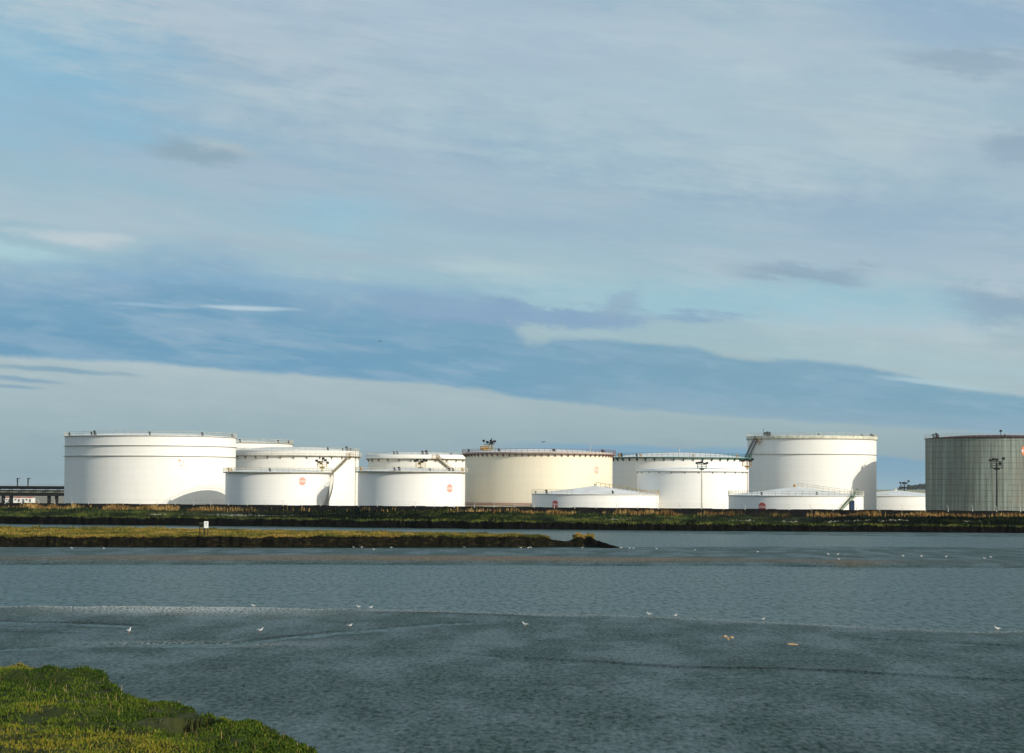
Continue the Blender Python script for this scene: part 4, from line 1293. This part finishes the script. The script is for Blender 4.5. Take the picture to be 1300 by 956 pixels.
# ------------------------------------------------------------------ world: sky with clouds laid out by direction
SUN_AZ, SUN_EL = 50.0, 21.0     # azimuth to the right of straight behind the camera
def world():
    w = bpy.data.worlds.new('World'); sc.world = w; w.use_nodes = True
    nt = w.node_tree; S.nt = nt
    bg = nt.nodes['Background']; STR = 0.10
    bg.inputs['Strength'].default_value = STR
    sky = nt.nodes.new('ShaderNodeTexSky'); sky.sky_type = 'NISHITA'; sky.sun_disc = False
    sky.sun_elevation = R_(SUN_EL); sky.sun_rotation = R_(180 - SUN_AZ)
    sky.air_density = 1.0; sky.dust_density = 1.5; sky.ozone_density = 1.5
    nish = S(sky.outputs[0])
    x, y, z = n_sep(n_coord('Generated'))
    u = S.m('ARCTAN2', x, y); v = S.m('ARCSINE', z)
    def L(r, g, b):                      # display colour -> radiance
        f = lambda c: ((c / 255 + .055) / 1.055) ** 2.4
        return (f(r) * 1.22 / STR, f(g) * 1.26 / STR, f(b) * 1.20 / STR)
    def azel(px, py):
        d = ray(px, py); return math.atan2(d.x, d.y), math.asin(d.z)
    U = u * (1 / .7) + .5
    def curve(pts):
        n = nt.nodes.new('ShaderNodeFloatCurve'); c = n.mapping.curves[0]
        P = []
        for px, py in pts:
            a, e = azel(px, py); P.append((a / .7 + .5, e / .3))
        c.points[0].location = (0.0, P[0][1]); c.points[1].location = (1.0, P[-1][1])
        for q in P: c.points.new(*q)
        n.mapping.update(); nt.links.new(U.s, n.inputs['Value']); return S(n.outputs[0]) * .3
    # streaky noises
    def nz(su, sv, tilt, off, detail=6, rough=.55, dist=.2):
        return n_noise(n_vec(u * su + off, (v + u * tilt) * sv, off * 1.7), 1, detail, rough, dist)
    n1 = nz(7, 26, .22, 3.1); n2 = nz(16, 90, .12, 8.4); n3 = nz(4.5, 14, .3, 5.5, 4); n4 = nz(40, 120, .05, 1.3, 5, .6)
    n5 = nz(60, 60, 0, 14.3, 5, .65)
    n6 = nz(26, 190, .14, 44.0, 7, .7, .5)
    det = (n4 - .5) * .020 + (n2 - .5) * .010 + (n5 - .5) * .012
    # vertical ground tone
    c = n_mix(n_smooth(v, 0.0, .045), L(132, 152, 163), L(154, 171, 179))
    c = n_mix(n_smooth(v, .05, .085), c, L(148, 174, 188))
    c = n_mix(n_smooth(v, .09, .2), c, L(148, 170, 188))
    c = n_mix(n_smooth(v, .2, .7), c, L(105, 135, 170))
    # a share of the clear physical sky shows between the veils
    c = n_mix(n_smooth(n3, .35, .7) * n_smooth(v, .05, .25, .05, .2), c, n_mix(1.0, nish, (.95, 1.0, 1.0), 'MULTIPLY'))
    # high veil: pale patches
    veil = n_smooth(n1 * .6 + n3 * .4 + (n2 - .5) * .3 + (n6 - .5) * .25, .40, .60)
    c = n_mix(veil * n_smooth(v, .03, .07) * .85, c, L(171, 182, 192))
    # slate undersides of the veil
    slate = n_smooth(nz(5, 30, .12, 21.0, 5) + (n2 - .5) * .2, .50, .68)
    c = n_mix(slate * n_smooth(v, .06, .1) * .6, c, L(138, 160, 184))
    # placed patches: px, py, rx, ry, tilt(px/px), colour, amount, softness, ragged
    def patch(c, px, py, rx, ry, tilt, col, amt, soft=.5, rag=.6):
        a, e = azel(px, py)
        du = (u - a); dv = (v - e) + du * tilt
        du = du * (F / rx) + (n2 - .5) * rag * 3.6 + (n6 - .5) * rag * 2; dv = dv * (F / ry) + (n5 - .5) * rag * 2.2 + (n4 - .5) * rag * 3.2 + (n6 - .5) * rag * 2.4
        r = S.m('SQRT', du * du + dv * dv)
        return n_mix(n_smooth(r, 1.0 + soft, 1.0 - soft) * amt, c, L(*col))
    P = [(900, 60, 300, 24, .16, (172, 184, 196), .6, .9, .9), (420, 90, 260, 20, .3, (168, 180, 194), .55, .9, .9), (1100, 210, 260, 20, .12, (168, 182, 192), .5, .9, .9), (880, 250, 240, 16, .12, (134, 158, 180), .5, .9, .9), (300, 140, 200, 16, .1, (166, 180, 192), .5, .9, .9), (600, 255, 200, 14, .12, (166, 180, 190), .5, .9, .9), (180, 290, 200, 10, .06, (168, 180, 190), .5, .8, 1), (420, 325, 120, 8, .04, (158, 172, 186), .6, .8, 1), (40, 110, 170, 90, .1, (122, 168, 196), .75, .9, .5), (560, 40, 360, 60, .22, (162, 176, 194), .6, .9, .6),
         (760, 170, 260, 60, .2, (162, 180, 192), .6, .9, .6), (1060, 130, 230, 90, .1, (163, 180, 192), .55, .9, .5),
         (450, 225, 420, 75, .1, (139, 163, 186), .55, .9, .5), (1230, 25, 150, 40, .1, (132, 158, 186), .7, .9, .5),
         (60, 225, 170, 28, .05, (146, 172, 188), .6, .8, .5),
         (240, 192, 62, 15, .18, (132, 152, 168), .75, .6, .6), (285, 186, 34, 7, .25, (165, 174, 180), .55, .8, .7),
         (60, 262, 220, 24, .1, (158, 176, 190), .7, .8, .7), (110, 304, 70, 9, .08, (184, 190, 198), .75, .7, .8),
         (30, 326, 85, 11, .12, (160, 190, 200), .8, .6, .7), (330, 308, 60, 9, .05, (155, 172, 186), .6, .7, .7),
         (445, 275, 80, 22, .05, (136, 178, 198), .65, .8, .6), (655, 350, 110, 16, .2, (170, 186, 194), .75, .7, .6),
         (700, 335, 120, 20, .2, (163, 181, 191), .6, .8, .6), (560, 300, 130, 22, .15, (150, 172, 188), .6, .8, .6),
         (1000, 385, 330, 26, .02, (143, 178, 194), .8, .8, .5), (780, 305, 260, 20, .05, (150, 172, 188), .5, .9, .6),
         (1020, 345, 74, 12, .03, (130, 150, 170), .8, .6, .7), (1235, 78, 78, 16, .05, (138, 157, 176), .8, .6, .7),
         (1290, 190, 34, 22, .1, (135, 155, 175), .8, .6, .6), (1275, 388, 70, 22, .12, (130, 150, 172), .7, .6, .7),
         (1180, 300, 190, 50, .05, (140, 164, 186), .6, .9, .5), (1240, 240, 120, 30, .05, (150, 172, 188), .5, .9, .5),
         (1000, 440, 380, 18, .12, (150, 174, 184), .7, .8, .5), (1180, 455, 190, 22, .15, (158, 177, 186), .7, .7, .5)]
    for q in P: c = patch(c, *q)
    # the long slate-blue bank: sharp lower edge, soft upper edge on the left
    lo = curve([(-300, 448), (0, 454), (130, 457), (300, 470), (450, 482), (600, 494), (680, 508), (780, 518), (950, 531), (1100, 541), (1300, 552), (1500, 560)])
    hi = curve([(-300, 330), (0, 345), (120, 340), (260, 330), (400, 362), (520, 372), (620, 384), (680, 436), (720, 432), (850, 437), (950, 456), (1060, 461), (1130, 473), (1200, 492), (1300, 504), (1500, 515)])
    softU = n_smooth(u, -.05, .03, .012, .0016)
    dl = v - lo + det * .22; dh = hi - v + det * n_smooth(u, -.04, .03, 1.3, .28)
    band = n_smooth(dl, -.0012, .0018) * n_smooth(dh, softU * -1.0, softU)
    front = n_smooth(S.m('ABSOLUTE', u), .5, .3)                   # only this side of the sky
    bandc = n_mix(n_smooth(u, -.1, .12), L(103, 145, 175), L(116, 151, 173))
    bandc = n_mix(n_smooth(n2 * .6 + n6 * .4 + (n4 - .5) * .4, .44, .62) * .5, bandc, L(132, 158, 182))
    bandc = n_mix(n_smooth(nz(8, 70, .1, 61.0, 6, .6) + (n6 - .5) * .4, .5, .7) * .5, bandc, L(146, 166, 186))
    bandc = n_mix(n_smooth(dh, .022, .0) * n_smooth(u, 0.02, -.05) * .55, bandc, L(133, 160, 186))
    bandc = n_mix(n_smooth(dl, .013, .0) * n_smooth(u, 0.0, .06) * .6, bandc, L(138, 160, 176))
    c = n_mix(band * front * .96, c, bandc)
    P2 = [(700, 402, 190, 13, .01, (126, 152, 180), .85, .45, .8), (620, 392, 150, 12, .12, (128, 154, 182), .8, .5, .7), (795, 382, 22, 16, -.25, (137, 158, 180), .65, .6, .9),
          (318, 391, 46, 2.6, .03, (176, 192, 203), .8, .7, .5), (195, 388, 44, 2.4, .05, (150, 176, 196), .6, .7, .5),
          (50, 468, 90, 3.2, .06, (118, 148, 170), .8, .6, .7), (20, 481, 50, 3, .08, (118, 148, 172), .75, .6, .7), (15, 491, 30, 2.2, .05, (120, 148, 172), .7, .6, .7),
          (320, 358, 210, 8, .05, (126, 160, 188), .55, .8, .8), (1180, 485, 55, 3, .12, (160, 182, 194), .8, .6, .7), (90, 400, 150, 8, .02, (116, 152, 180), .5, .8, .8)]
    for q in P2: c = patch(c, *q)
    # low blue strip above the right-hand tanks
    lo2 = curve([(-300, 640), (500, 600), (600, 566), (700, 562), (850, 567), (1000, 572), (1111, 577), (1180, 583), (1300, 590), (1500, 600)])
    m2 = n_smooth(lo2 - v + det * .2, -.001, .0016) * n_smooth(u, -.02, .03) * front
    c = n_mix(m2 * .9, c, n_mix(n_smooth(v, 0.0, .014), L(133, 160, 176), L(118, 151, 176)))
    fine = nz(9, 210, .06, 31.0, 5, .6); f2 = nz(30, 330, .1, 37.0, 4, .6)
    k = .965 + (n6 - .5) * .09 + (fine - .5) * .06 + (f2 - .5) * .05 + (n5 - .5) * .06 + (n4 - .5) * .10
    kk = n_vec(k * .985, k * .995, (k - 1.0) * .6 + 1.0)
    c = n_mix(1.0, c, kk, 'MULTIPLY')
    # added warm glow round the sun azimuth, behind the camera, lifts the tank shadows
    c = n_mix(n_smooth(S.m('ABSOLUTE', u - 2.27), 1.1, .2) * n_smooth(v, -.02, .12) * n_smooth(v, 1.2, .5) * .85, c, (16.0, 15.2, 13.8))
    nt.links.new(c.s, bg.inputs['Color'])
world()

def haze():
    mb = MB(); x0, x1, y0, y1, z0, z1 = -9400, 9400, -150, 9800, -2.0, 36.0
    mb.box(((x0 + x1) / 2, (y0 + y1) / 2, (z0 + z1) / 2), (x1 - x0, y1 - y0, z1 - z0))
    m = bpy.data.materials.new('haze_air'); m.use_nodes = True; nt = m.node_tree
    nt.nodes.remove(nt.nodes['Principled BSDF'])
    v = nt.nodes.new('ShaderNodeVolumePrincipled')
    v.inputs['Color'].default_value = (.80, .90, 1.0, 1); v.inputs['Density'].default_value = .000022
    nt.links.new(v.outputs[0], nt.nodes['Material Output'].inputs['Volume'])
    tag(mb.build('haze', m), kind='stuff')
haze()

sd = bpy.data.lights.new('sun', 'SUN'); sd.energy = 3.7; sd.angle = R_(.5); sd.color = (1.0, .925, .78)
so = bpy.data.objects.new('sun', sd); C.objects.link(so)
az, el = R_(SUN_AZ), R_(SUN_EL)
to_sun = Vector((math.sin(az) * math.cos(el), -math.cos(az) * math.cos(el), math.sin(el)))
so.rotation_euler = to_sun.to_track_quat('Z', 'Y').to_euler()
so.location = to_sun * 300

sc.view_settings.view_transform = 'Standard'
sc.view_settings.look = 'None'
sc.view_settings.exposure = 0
sc.view_settings.gamma = 1
sc.view_settings.use_curve_mapping = False
sc.render.engine = 'CYCLES'
sc.cycles.max_bounces = 4
sc.cycles.volume_bounces = 0
sc.world.cycles.sampling_method = 'MANUAL'
sc.world.cycles.sample_map_resolution = 512
sc.cycles.use_denoising = True
